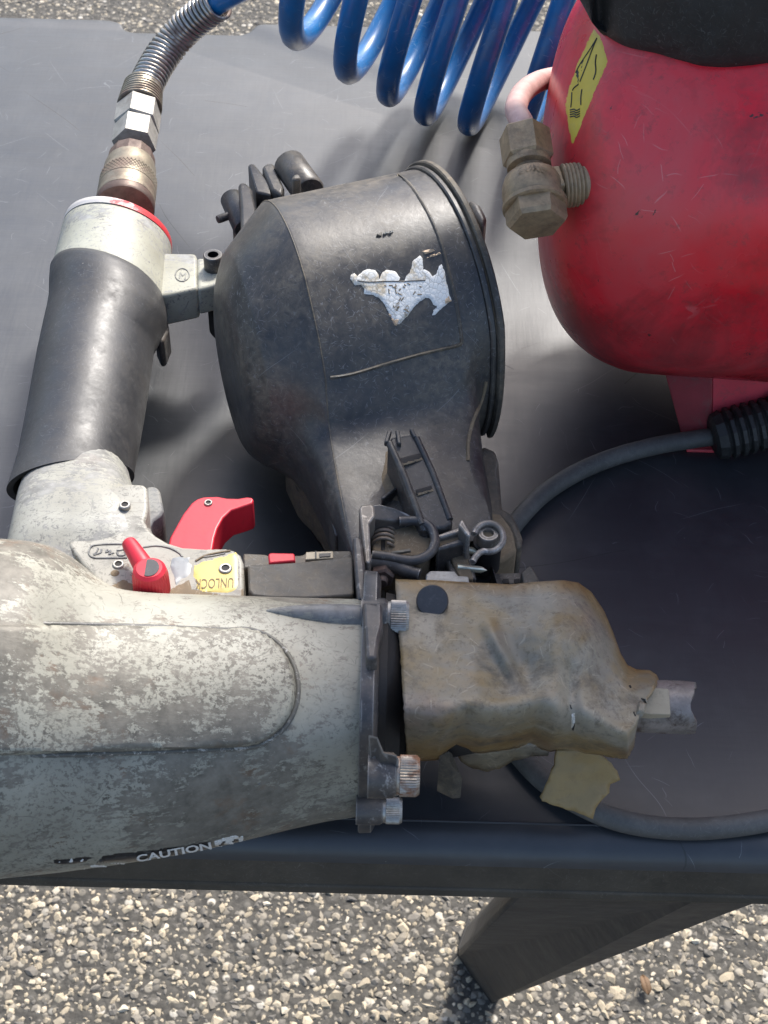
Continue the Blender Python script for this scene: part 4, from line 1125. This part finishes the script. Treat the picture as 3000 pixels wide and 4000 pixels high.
# --- tan cover
def pl(pts, s):
    L = [0]
    for a, b in zip(pts, pts[1:]): L.append(L[-1] + math.hypot(b[0] - a[0], b[1] - a[1]))
    q = s * L[-1]
    for i in range(len(pts) - 1):
        if q <= L[i + 1] or i == len(pts) - 2:
            t = (q - L[i]) / (L[i + 1] - L[i]); return (pts[i][0] + (pts[i + 1][0] - pts[i][0]) * t, pts[i][1] + (pts[i + 1][1] - pts[i][1]) * t)
def interp(x, xs, ys):
    return float(np.interp(x, xs, ys))
def cover():
    XT = [1545, 1700, 1850, 2000, 2100, 2200, 2260, 2310, 2360, 2400, 2425, 2450, 2485, 2540, 2566, 2578]
    YT = [2264, 2266, 2276, 2282, 2272, 2266, 2276, 2312, 2385, 2480, 2552, 2596, 2614, 2618, 2636, 2664]
    XB = [1590, 1640, 1712, 1775, 1873, 1991, 2067, 2143, 2244, 2340, 2410, 2450, 2478, 2482, 2484, 2486]
    YB = [2974, 2975, 2968, 2932, 2944, 2928, 2912, 2936, 2940, 2950, 2962, 2966, 2915, 2868, 2800, 2786]
    ns, nt = 110, 64
    V = []; F = []
    for i in range(ns + 1):
        s = i / ns
        k = s * (len(XT) - 1)
        tx_ = interp(k, range(len(XT)), XT); ty_ = interp(k, range(len(YT)), YT)
        bx_ = interp(k, range(len(XB)), XB); by_ = interp(k, range(len(YB)), YB)
        for j in range(nt + 1):
            t = j / nt
            px = tx_ + (bx_ - tx_) * t; py = ty_ + (by_ - ty_) * t
            # the left edge bows a little
            xx = px
            right = smooth01((xx - 2150) / 330)
            zt = 83 * (1 - right) + 60 * right
            zm = 88 * (1 - right) + 72 * right
            zb = 40 * (1 - right) + 44 * right
            if t < .30: z = zt + (zm - zt) * math.sin(t / .30 * math.pi / 2)
            elif t < .68: z = zm
            else:
                q = (t - .68) / .32; z = zb + (zm - zb) * (1 - q ** 2.0)
            # soft ridge running down to the right, dents, ripple at the lower hem
            dd = abs((px - 1900) - (py - 2420) * .48) / 1.11
            if 2380 < py < 2720: z += 3.4 * math.exp(-(dd / 26) ** 2) * math.sin((py - 2380) / 340 * math.pi)
            z -= 4.5 * math.exp(-(((px - 2020) / 110) ** 2 + ((py - 2640) / 120) ** 2))
            z += 4.0 * math.exp(-(((px - 2230) / 150) ** 2 + ((py - 2480) / 130) ** 2))
            z -= 5.0 * math.exp(-(((px - 2230) / 40) ** 2 + ((py - 2760) / 150) ** 2))
            z += 2.2 * smooth01((t - .6) / .3) * math.sin(px / 95 + .8)
            z += .9 * mnoise.noise(Vector((px / 170, py / 170, 1.7))) + .35 * mnoise.noise(Vector((px / 45, py / 45, 4.7)))
            jx = jy = 0
            if t > .97 or s > .97 or s < .02:
                jx = 4 * mnoise.noise(Vector((px / 14, py / 14, 9))); jy = 4 * mnoise.noise(Vector((px / 14, py / 14, 19)))
            V.append(U(px + jx, py + jy, z))
    for i in range(ns):
        for j in range(nt):
            a = i * (nt + 1) + j; F.append((a, a + 1, a + nt + 2, a + nt + 1))
    return V, F
CV = cover(); CB = bvh_of(CV)
COV = part('nose_cover', CV, 'tan', smooth=70, solid=1.4)
hat = COV.data.attributes.new('hem', 'FLOAT', 'POINT')
if len(COV.data.vertices) == 111 * 65:
    hv_ = []
    for i in range(111):
        for j in range(65):
            s_, t_ = i / 110, j / 64
            hv_.append(max(math.exp(-(t_ / .11) ** 2), math.exp(-((1 - t_) / .17) ** 2), .9 * math.exp(-((1 - s_) / .10) ** 2)))
    hat.data.foreach_set('value', hv_)
bq, bn = hit(CB, 1690, 2352)
bn = Vector((-.06, -.58, .80)).normalized()
part('cover_button', lathe(bq + bn * 1.6, bn, [(-6, 4.0), (0, 5.7), (2.8, 5.8), (3.4, 5.4), (3.5, .1)], 40), 'button', COV, smooth=40)
# pale tape tab on the tip
tq = [(2465, 2688), (2540, 2684), (2610, 2690), (2614, 2700), (2620, 2790), (2545, 2788), (2480, 2783), (2470, 2740)]
part('tape_tab', prism(tq, [68, 68.5, 67, 67, 64, 65, 65, 67], 62), 'tab', COV, bevel=.3)
# torn slit with paint showing
part('cover_tear', drape([(2216, 2700), (2226, 2730), (2236, 2770), (2248, 2830), (2240, 2862), (2232, 2850), (2238, 2800), (2226, 2760)], CB, .25, 2, 10), 'dark', COV)
part('cover_scar', drape([(2232, 2790), (2246, 2784), (2248, 2820), (2236, 2846), (2230, 2836)], CB, .5, 2, 8), 'paper', COV)
part('cover_slit', drape([(2452, 2678), (2462, 2674), (2470, 2686), (2460, 2690)], CB, .3, 2, 8), 'dark', COV)
part('cover_slit', drape([(2472, 2780), (2482, 2778), (2486, 2796), (2478, 2800)], CB, .3, 2, 8), 'dark', COV)
# hanging flap, torn hem and lower lip
def sheet(px, zs, name, mat, th=1.2, step=16, amp=.8):
    dense = []
    for i in range(len(px)):
        a = Vector(px[i]); b = Vector(px[(i + 1) % len(px)]); k = max(1, int((b - a).length / step))
        for j in range(k):
            q = a + (b - a) * (j / k)
            jit = 2.5 if name != 'plain' else 0
            dense.append((q + Vector((random.uniform(-jit, jit), random.uniform(-jit, jit))), zs[i] + (zs[(i + 1) % len(zs)] - zs[i]) * j / k))
    poly = [tuple(d[0]) for d in dense]
    pts = [Vector(p) for p in poly]; zz = [d[1] for d in dense]; nb = len(pts)
    xs = [p[0] for p in poly]; ys = [p[1] for p in poly]
    y = min(ys)
    while y < max(ys):
        x = min(xs)
        while x < max(xs):
            if inside((x, y), poly) and poly_dist((x, y), poly) > step * .4:
                w = np.array([1 / (((x - p[0]) ** 2 + (y - p[1]) ** 2) + 30) for p in poly]); z = float((w * np.array(zz[:nb])).sum() / w.sum())
                pts.append(Vector((x, y))); zz.append(z)
            x += step
        y += step
    vs, es, fs, ov, *_ = delaunay_2d_cdt(pts, [], [list(range(nb))], 1, 1e-4)
    V = [U(v.x, v.y, zz[o[0]] + amp * mnoise.noise(Vector((v.x / 40, v.y / 40, 3)))) for v, o in zip(vs, ov)]
    return part(name, (V, [tuple(f) for f in fs]), mat, COV, smooth=70, solid=th)
sheet([(2176, 2935), (2168, 2990), (2109, 3112), (2116, 3128), (2180, 3152), (2244, 3172), (2316, 3199), (2326, 3160), (2354, 3122), (2378, 3096), (2384, 3064), (2424, 3044), (2412, 3012), (2387, 2982), (2345, 2950), (2280, 2925)],
      [42, 38, 26, 26, 24, 22, 20, 22, 24, 25, 26, 27, 30, 34, 40, 43], 'cover_flap', 'flap')
sheet([(1770, 2930), (1800, 2975), (1850, 3002), (1905, 3015), (1950, 3002), (2000, 2975), (2060, 2958), (2140, 2952), (2150, 2925), (2060, 2905), (1950, 2930), (1860, 2942)],
      [34, 28, 22, 20, 22, 26, 30, 32, 40, 42, 40, 38], 'cover_lip', 'tan', 1.6)
part('nose_lever', prism([(1716, 2952), (1752, 2934), (1766, 2944), (1806, 3042), (1800, 3056), (1772, 3058)], [46, 50, 50, 36, 34, 34], 24), 'dusty', bevel=1.4, bseg=3, smooth=40)
# --- hinge pieces behind the drum
def cyl(p0, p1, r, mat, name, n=24, z0=50, z1=50, prof=None):
    a = U(*p0, z0); b = U(*p1, z1); L = (b - a).length
    part(name, lathe(a, b - a, prof(L, r) if prof else [(0, r * .9), (1, r), (L - 1, r), (L, r * .9)], n), mat, MG, smooth=40)
cyl((1128, 640), (1208, 752), 8.4, 'drum', 'hinge_knuckle', 28, 62, 62)
cyl((905, 775), (960, 895), 6.2, 'drum', 'hinge_knuckle', 28, 46, 46)
cyl((850, 858), (905, 838), 2.2, 'drum', 'hinge_pin', 16, 46, 46)
part('hinge_leaf', prism([(930, 715), (955, 708), (985, 735), (1000, 810), (1010, 900), (990, 990), (950, 1000), (940, 900), (938, 800)], 62, 40), 'drum', MG, bevel=1.6, smooth=40)
part('hinge_leaf', prism([(968, 645), (980, 636), (995, 640), (1060, 720), (1060, 760), (1000, 750)], 60, 40), 'drum', MG, bevel=1.6, smooth=40)
part('hinge_leaf', prism([(1022, 650), (1050, 632), (1072, 640), (1110, 730), (1100, 760), (1060, 740)], 62, 42), 'drum', MG, bevel=1.6, smooth=40)
part('hinge_web', prism([(905, 860), (960, 830), (1010, 860), (1000, 1000), (945, 980)], 40, 22), 'dusty', MG, bevel=1.6, smooth=40)
part('hinge_nub', prism([(1140, 690), (1152, 676), (1172, 680), (1176, 696), (1140, 702)], 112, 96), 'drum', MG, bevel=1.2)
part('lid_chip', drape([(1540, 618), (1570, 608), (1592, 606), (1595, 616), (1545, 626)], DBV, 1.5, 4, 10), 'paper', MG)

# ------------------------------------------------------------------ air hose with coupler
CP = U(487, 800, 52)
AH = thing('air_hose', Vector((CP.x, CP.y + 60, 0)), 'coiled blue air hose with steel spring guard plugged into the nail gun handle', 'air hose')
def hp(name, vf, mat, parent=None, **k): return mesh_obj(name, vf[0], vf[1], M[mat], parent or AH, **k)
path = [U(472, 905, 52), U(489, 812, 52), U(520, 620, 53), U(537, 500, 54), U(556, 400, 56), U(582, 330, 58)]
d0 = (U(520, 575, 53) - U(486, 815, 52)); L0 = d0.length; ca_ = d0.normalized()
O = U(486, 822, 52)
def lathe2(o, a, pr, n, **k): return lathe(o, a, [(t, r * 1.135) for t, r in pr], n, **k)
hp('plug', lathe(O - ca_ * 16, ca_, [(0, 4.2), (10, 4.2), (14, 3.9), (22, 3.9)], 24), 'brass', smooth=40)
s1 = L0
hp('coupler_collar', lathe2(O, ca_, [(0, 4.5), (.1, 13.0), (1.0, 13.4), (5.5, 13.3), (6.0, 12.9), (6.1, 4.5)], 48), 'couplerdark', smooth=35)
kn = []
for k in range(9): kn += [(16.5 + k * 1.0, 12.9), (17.0 + k * 1.0, 12.55)]
hp('coupler_sleeve', lathe2(O, ca_, [(6.1, 11), (6.15, 13.1), (8, 13.3), (9.4, 12.9), (11, 13.2), (15.8, 13.2), (16.2, 12.6)] + [(16.6, 13.1), (26, 12.9), (27, 12.5), (31, 12.2), (36, 12.0), (39, 11.4), (40, 10)], 72), 'coupler', smooth=35)
KS = []
a_, x_, y_ = frame(ca_)
kv, kf = [], []
for s in (1, -1):
    for i in range(46):
        an0 = 2 * math.pi * i / 46
        P = [O + ca_ * (16.8 + 9 * t) + (x_ * math.cos(an0 + s * .42 * t) + y_ * math.sin(an0 + s * .42 * t)) * 14.7 for t in (0, .33, .66, 1)]
        v, f = tube(P, .26, 4); n0_ = len(kv); kv += v; kf += [tuple(q + n0_ for q in g) for g in f]
hp('coupler_knurl', (kv, kf), 'coupler', smooth=None)
hp('coupler_neck', lathe2(O, ca_, [(38, 9), (38.1, 11.3), (44, 11.2), (48, 10.6), (48.2, 9)], 12), 'couplerdark', smooth=25)
q1 = U(524, 560, 54); q2 = U(545, 420, 57); qa = (q2 - q1).normalized(); QL = (q2 - q1).length
hp('hose_nut', lathe(q1, qa, [(-2, 10.6), (-1.9, 11.8), (QL * .40, 12.0), (QL * .43, 11.2)], 6, rot=.25), 'nut', smooth=25)
hp('hose_nut', lathe(q1, qa, [(QL * .44, 11.2), (QL * .46, 12.5), (QL * .93, 12.5), (QL * .97, 11.6)], 6, rot=.35), 'nut', smooth=25)
q3 = U(560, 338, 60)
fer = q3 - q2; FLn = fer.length; fa = fer.normalized()
pr = []
for k in range(8):
    t = FLn * k / 8; r = 12.4 - 1.6 * k / 8
    pr += [(t, r * .95), (t + FLn * .03, r), (t + FLn * .075, r), (t + FLn * .11, r * .95)]
hp('spring_ferrule', lathe(q2, fa, pr, 40), 'coupler', smooth=30)
gpts = [q2 + fa * (FLn * .6), U(592, 290, 63), U(640, 210, 69), (U(700, 135, 77)), U(765, 75, 86), U(842, 18, 96), U(905, -20, 104), U(1000, -70, 112), U(1080, -115, 116)]
gp = catmull(gpts, 14)
hp('hose_lead', tube(gp, 6.2, 18), 'hose', smooth=60)
# spring guard wound over the lead
cut = int(len(gp) * .66)
Ls = [0]
for a, b in zip(gp[:cut], gp[1:cut]): Ls.append(Ls[-1] + (b - a).length)
tot = Ls[-1]; turns = 25; sp = []
fr = frame(gp[1] - gp[0]); xx = fr[1]
N_ = turns * 18
for i in range(N_ + 1):
    s = tot * i / N_; k = min(max(int(np.searchsorted(Ls, s)) - 1, 0), cut - 2)
    t = (s - Ls[k]) / max(1e-6, Ls[k + 1] - Ls[k]); p = gp[k].lerp(gp[k + 1], t); T = (gp[min(k + 2, cut - 1)] - gp[max(k - 1, 0)]).normalized()
    xx = (xx - T * xx.dot(T)).normalized(); yy = T.cross(xx); an = 2 * math.pi * turns * i / N_
    rad = 8.7 + 1.3 * max(0, 1 - i / (N_ * .12))
    sp.append(p + (xx * math.cos(an) + yy * math.sin(an)) * rad)
hp('spring_guard', tube(sp, 1.3, 8), 'chrome', smooth=60)
# the coil
def coil():
    bots = [(1040, 10, 98), (1212, 112, 78), (1408, 244, 46), (1560, 330, 24), (1700, 402, 10), (1868, 438, 7), (2075, 455, 7), (2290, 480, 7), (2480, 500, 7)]
    Rr = 60.0; lean = .30; q = Vector((.22, .975, 0))
    B = [U(*b) for b in bots]
    P = []
    nper = 36
    for i in range(int((len(B) - 2.6) * nper)):
        ph = i / nper + .62                 # loop number, starts at the top of the first
        k = min(int(ph), len(B) - 2); t = ph - k
        p0 = B[max(k - 1, 0)]; p1 = B[k]; p2 = B[k + 1]; p3 = B[min(k + 2, len(B) - 1)]
        t2 = t * t; t3 = t2 * t
        b = .5 * ((2 * p1) + (-p0 + p2) * t + (2 * p0 - 5 * p1 + 4 * p2 - p3) * t2 + (-p0 + 3 * p1 - 3 * p2 + p3) * t3)
        an = -math.pi / 2 + 2 * math.pi * ph
        c = b + Vector((lean, 0, 1)) * Rr
        P.append(c + q * (Rr * math.cos(an)) + Vector((lean, 0, 1)) * (Rr * math.sin(an)))
    return P
cp = coil()
link = catmull([gp[-1], gp[-1].lerp(cp[0], .4) + Vector((0, 12, 20)), cp[0] - (cp[2] - cp[0]) * 1.2, cp[0]], 10)
hp('coil_tube', tube(link[:-1] + cp, 6.7, 18), 'hose', smooth=60)

# ------------------------------------------------------------------ compressor
TX0 = 67.0; TY = 612.0; TZ = 121.0; TR_ = 96.0
CO = thing('air_compressor', (TX0 + 110, TY, 0), 'scuffed red tank air compressor with black shroud and yellow sticker', 'air compressor')
def cpn(name, vf, mat, parent=None, **k): return mesh_obj(name, vf[0], vf[1], M[mat], parent or CO, **k)
prof = [(0, .5), (.15, 10), (1.0, 26), (3.2, 44), (7.0, 59), (13, 72), (21, 82), (32, 90), (46, 95), (58, 96)]
prof += [(80, 96), (120, 96), (200, 96), (300, 96), (312, 92), (324, 75), (330, 42), (331, .5)]
yaw = math.radians(-4)
TA = Vector((math.cos(yaw), math.sin(yaw), 0))
TO = Vector((TX0, TY, TZ))
pv_ = catmull([Vector((t, r, 0)) for t, r in prof], 4)
prof = [(v.x, max(v.y, .3)) for v in pv_]
TANK = lathe(TO, TA, prof, 96)
TB = bvh_of(TANK)
TK = cpn('tank', TANK, 'tank', smooth=50)
# welded foot: bent sheet channel
ft0 = [U(2592, 1440, 34), U(2782, 1432, 44), U(3080, 1420, 44)]
fb0 = [U(2676, 1752, 1), U(2782, 1752, 1), U(3080, 1640, 1)]
def quadplate(a, b, c, d, th, nrm):
    n = Vector(nrm).normalized() * th
    return loft([[a, b, c, d], [a + n, b + n, c + n, d + n]])
fl_t = Vector((0, 55, 0))
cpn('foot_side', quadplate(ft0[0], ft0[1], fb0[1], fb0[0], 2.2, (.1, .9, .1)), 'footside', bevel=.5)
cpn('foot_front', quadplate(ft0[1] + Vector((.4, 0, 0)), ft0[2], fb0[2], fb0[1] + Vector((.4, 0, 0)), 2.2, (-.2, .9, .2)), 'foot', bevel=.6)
cpn('foot_flange', tube([ft0[1] + Vector((0, 0, 2)), ft0[2] + Vector((0, 0, 2))], 3.0, 12), 'foot', smooth=60)
cpn('foot_pad', boxv((fb0[1] + fb0[0]) / 2 + Vector((6, 12, 0)), (12, 0, 0), (0, 14, 0), (0, 0, .9)), 'foot', bevel=.4)
cpn('unseen_foot', boxv((TX0 + 185, TY + 52, 20), (140, 0, 0), (0, 1.5, 0), (0, 0, 19.5)), 'foot', bevel=.6)  # added out of sight, full length, to block light under the tank
cpn('unseen_foot', boxv((TX0 + 290, TY - 50, 20), (22, 0, 0), (0, 2, 0), (0, 0, 19.5)), 'foot', bevel=.6)
# black shroud on top: lumpy rounded cover
def shroud():
    low = [(2180, -260), (2205, -120), (2245, 0), (2292, 88), (2350, 137), (2431, 186), (2585, 231), (2766, 257), (2880, 256), (3000, 246), (3150, 240), (3300, 230)]
    zl = [215, 212, 208, 204, 202, 200, 198, 198, 198, 198, 198, 198]
    base = []
    for p, z in zip(low, zl):
        q, nn = hit(TB, p[0], p[1])
        g = U(p[0], p[1], max(z, q.z))
        base.append(g if p[0] < 2300 else q + nn * 3)
    back = [Vector((TX0 + 330, TY - 10, 200)), Vector((TX0 + 330, TY + 70, 210)), Vector((TX0 + 200, TY + 95, 215)), Vector((TX0 + 90, TY + 80, 218))]
    ol = base + back
    c = sum(ol, Vector()) / len(ol)
    n = len(ol); ringp = catmull(ol + [ol[0]], 5)[:-1]
    rings = []
    for dz, s in ((-7, .86), (-3, .95), (0, .985), (4, 1.0), (12, 1.015), (24, 1.02), (40, 1.02), (80, 1.01), (130, 1.0), (180, .97), (220, .88), (240, .70), (250, .4), (252, .1)):  # upper rings are out of view, raised to darken the table's reflection
        rr = []
        for i, p in enumerate(ringp):
            q = Vector((c.x + (p.x - c.x) * s, c.y + (p.y - c.y) * s, p.z + dz))
            nn = mnoise.noise(Vector((q.x / 28, q.y / 28, q.z / 24))) * 2.4 + mnoise.noise(Vector((q.x / 9, q.y / 9, q.z / 8))) * .7
            d = (q - Vector((c.x, c.y, q.z))).normalized()
            rr.append(q + d * nn)
        rings.append(rr)
    return loft(rings)
cpn('shroud', shroud(), 'shroud', smooth=60)
cpn('pump_mount', lathe(Vector((TX0 + 200, TY, TZ + 60)), (0, 0, 1), [(0, 60), (60, 60)], 40), 'dark')
# warning sticker on the tank shoulder
YS = cpn('warning_sticker', drape([(2319, 112), (2346, 140), (2362, 190), (2376, 242), (2330, 345), (2285, 455), (2235, 578), (2216, 480), (2206, 404), (2226, 330), (2256, 242), (2290, 170)], TB, .3, 3, 14, .1), 'yellow', smooth=60)
def ont(pts, r, mat, name):
    P = []
    for p in catmull([Vector((x, y, 0)) for x, y in pts], 3):
        q, nn = hit(TB, p.x, p.y); P.append(q + nn * .35)
    cpn(name, tube(P, r, 6), mat, YS, smooth=60)
for s in ([(2334, 150), (2310, 190), (2270, 250), (2252, 285)], [(2334, 150), (2312, 205), (2288, 270), (2268, 320)], [(2332, 215), (2328, 245), (2330, 270), (2328, 290), (2320, 312)], [(2262, 330), (2244, 345), (2240, 355)], [(2237, 362), (2236, 390), (2233, 420)], [(2276, 350), (2272, 380), (2272, 410)]):
    ont(s, .32, 'ink', 'sticker_line')
for k in range(4):
    ont([(2230, 430 + 9 * k), (2245, 427 + 9 * k), (2254, 432 + 9 * k), (2268, 426 + 9 * k)], .28, 'ink', 'sticker_line')
for q in ([(2283, 222), (2284, 240), (2276, 282), (2270, 284), (2272, 245)], [(2262, 272), (2266, 285), (2262, 350), (2256, 330), (2250, 282)]):
    cpn('sticker_mark', drape(q, TB, .5, 2, 8), 'ink', YS)

# check valve and pipe
VZ = 126
vt = hit(TB, 2246, 722)[0]               # where it screws into the tank
VZ = vt.z - 1
vc = U(2080, 740, VZ)                     # valve centre
vax = (U(2078, 850, VZ - 6) - U(2030, 520, VZ + 10)).normalized()
VB = cpn('check_valve', lathe(vc - vax * 20, vax, [(6, 5.5), (6.5, 6.8), (10, 6.6), (12, 7.0), (13.2, 9.2), (14.5, 11.0), (18, 12.4), (22, 12.9), (26, 12.6), (27, 12.2)], 40), 'valve', smooth=40)
cpn('valve_cap', lathe(vc + vax * 6.5, vax, [(0, 12.6), (.5, 13.4), (2.2, 13.4), (2.8, 12.4)], 40), 'valve', VB, smooth=30)
cpn('valve_cap', lathe(vc + vax * 9, vax, [(0, 12.6), (6.0, 12.6), (8.0, 11.4), (8.3, 10.2), (8.4, .1)], 6, rot=.2), 'valve', VB, smooth=25)
ea = (vt - vc).normalized(); EL = (vt - vc).length
cpn('valve_elbow', lathe(vc, ea, [(6, 7.4), (EL - 10, 7.2), (EL - 9.5, 6.9)], 32), 'valve', VB, smooth=40)
cpn('elbow_hex', lathe(vc, ea, [(EL - 12, 8.6), (EL - 5.5, 8.6)], 4, rot=.9), 'valve', VB, bevel=.6, smooth=30)
th = []
for k in range(6): th += [(EL - 5.4 + k * 1.6, 8.4), (EL - 4.8 + k * 1.6, 9.1), (EL - 4.3 + k * 1.6, 9.1)]
cpn('elbow_thread', lathe(vc, ea, th + [(EL + 8, 8.4)], 36), 'valve', VB, smooth=30)
# cast letters standing on the valve body
a, F = text_flat('CUMC', .02); V = []
VBB = bvh_of(lathe(vc - vax * 20, vax, [(10, 9.4), (13, 11.4), (17, 12.8), (22, 13.3), (26, 13.0)], 40))
for u, v in a:
    q, nn = hit(VBB, 2022 + 115 * u, 682 - 18 * math.sin(u * math.pi) - 20 * v); V.append(q + nn * .2)
cpn('lettering', (V, F), 'valve', VB, smooth=None)
nc = vc - vax * 19
NU = cpn('pipe_nut', lathe(nc, vax, [(-9.5, 9.6), (-8.5, 10.8), (4.5, 10.8), (5.6, 9.4), (6.4, 8.6)], 6, rot=.35), 'valve', VB, smooth=25)
cpn('pipe_nut_collar', lathe(nc, vax, [(5, 9.0), (6.5, 9.3), (8.5, 9.2), (9.0, 6.5)], 32), 'valve', VB, smooth=35)
ptop = nc - vax * 9
pp = [nc - vax * 4, ptop - vax * 4, U(2016, 428, 156), U(2038, 368, 150), U(2090, 325, 141), U(2160, 303, 128), U(2260, 288, 112), U(2380, 280, 100)]
cpn('discharge_pipe', tube(catmull(pp, 8), 4.9, 20), 'pipe', smooth=60)

# ------------------------------------------------------------------ power cord
PC = thing('power_cord', Vector((200, 480, 0)), 'thick black rubber power cord curving from a ribbed grip under the nail gun nose', 'power cord')
def pcn(name, vf, mat, parent=None, **k): return mesh_obj(name, vf[0], vf[1], M[mat], parent or PC, **k)
zc = 4.6
cpth = [U(2860, 1690, 12), U(2780, 1706, 11), U(2700, 1718, 9.5), U(2560, 1742, 7), U(2400, 1785, 5.5), U(2250, 1848, zc), U(2120, 1932, zc), U(2020, 2035, zc), U(1950, 2140, zc), U(1885, 2300, zc), U(1860, 2480, zc), U(1880, 2660, zc), U(1960, 2850, zc), U(2055, 2980, zc), U(2150, 3070, zc), U(2280, 3150, zc), U(2420, 3205, zc), U(2570, 3232, zc), U(2720, 3238, zc), U(2870, 3226, zc), U(3020, 3200, zc), U(3200, 3150, zc), U(3400, 3080, zc)]
pcn('cord', tube(catmull(cpth, 10), 4.3, 18), 'cable', smooth=60)
g0 = U(2800, 1704, 13); g1 = U(3130, 1618, 22); ga = (g1 - g0).normalized(); GL = (g1 - g0).length
rib = [(-2.5, 4.6), (-2.4, 8.4), (-1.0, 10.8), (3.0, 12.0)]
k = 4.0
while k < GL:
    rib += [(k, 10.9), (k + .7, 10.6), (k + 1.6, 12.4), (k + 3.4, 12.4)]; k += 4.4
pcn('ribbed_grip', lathe(g0, ga, rib + [(GL, 8)], 12, rot=.3), 'shroud', smooth=28)

total = sum(len(o.data.polygons) for o in bpy.data.objects if o.type == 'MESH')
print('objects', len(bpy.data.objects), 'polys', total)
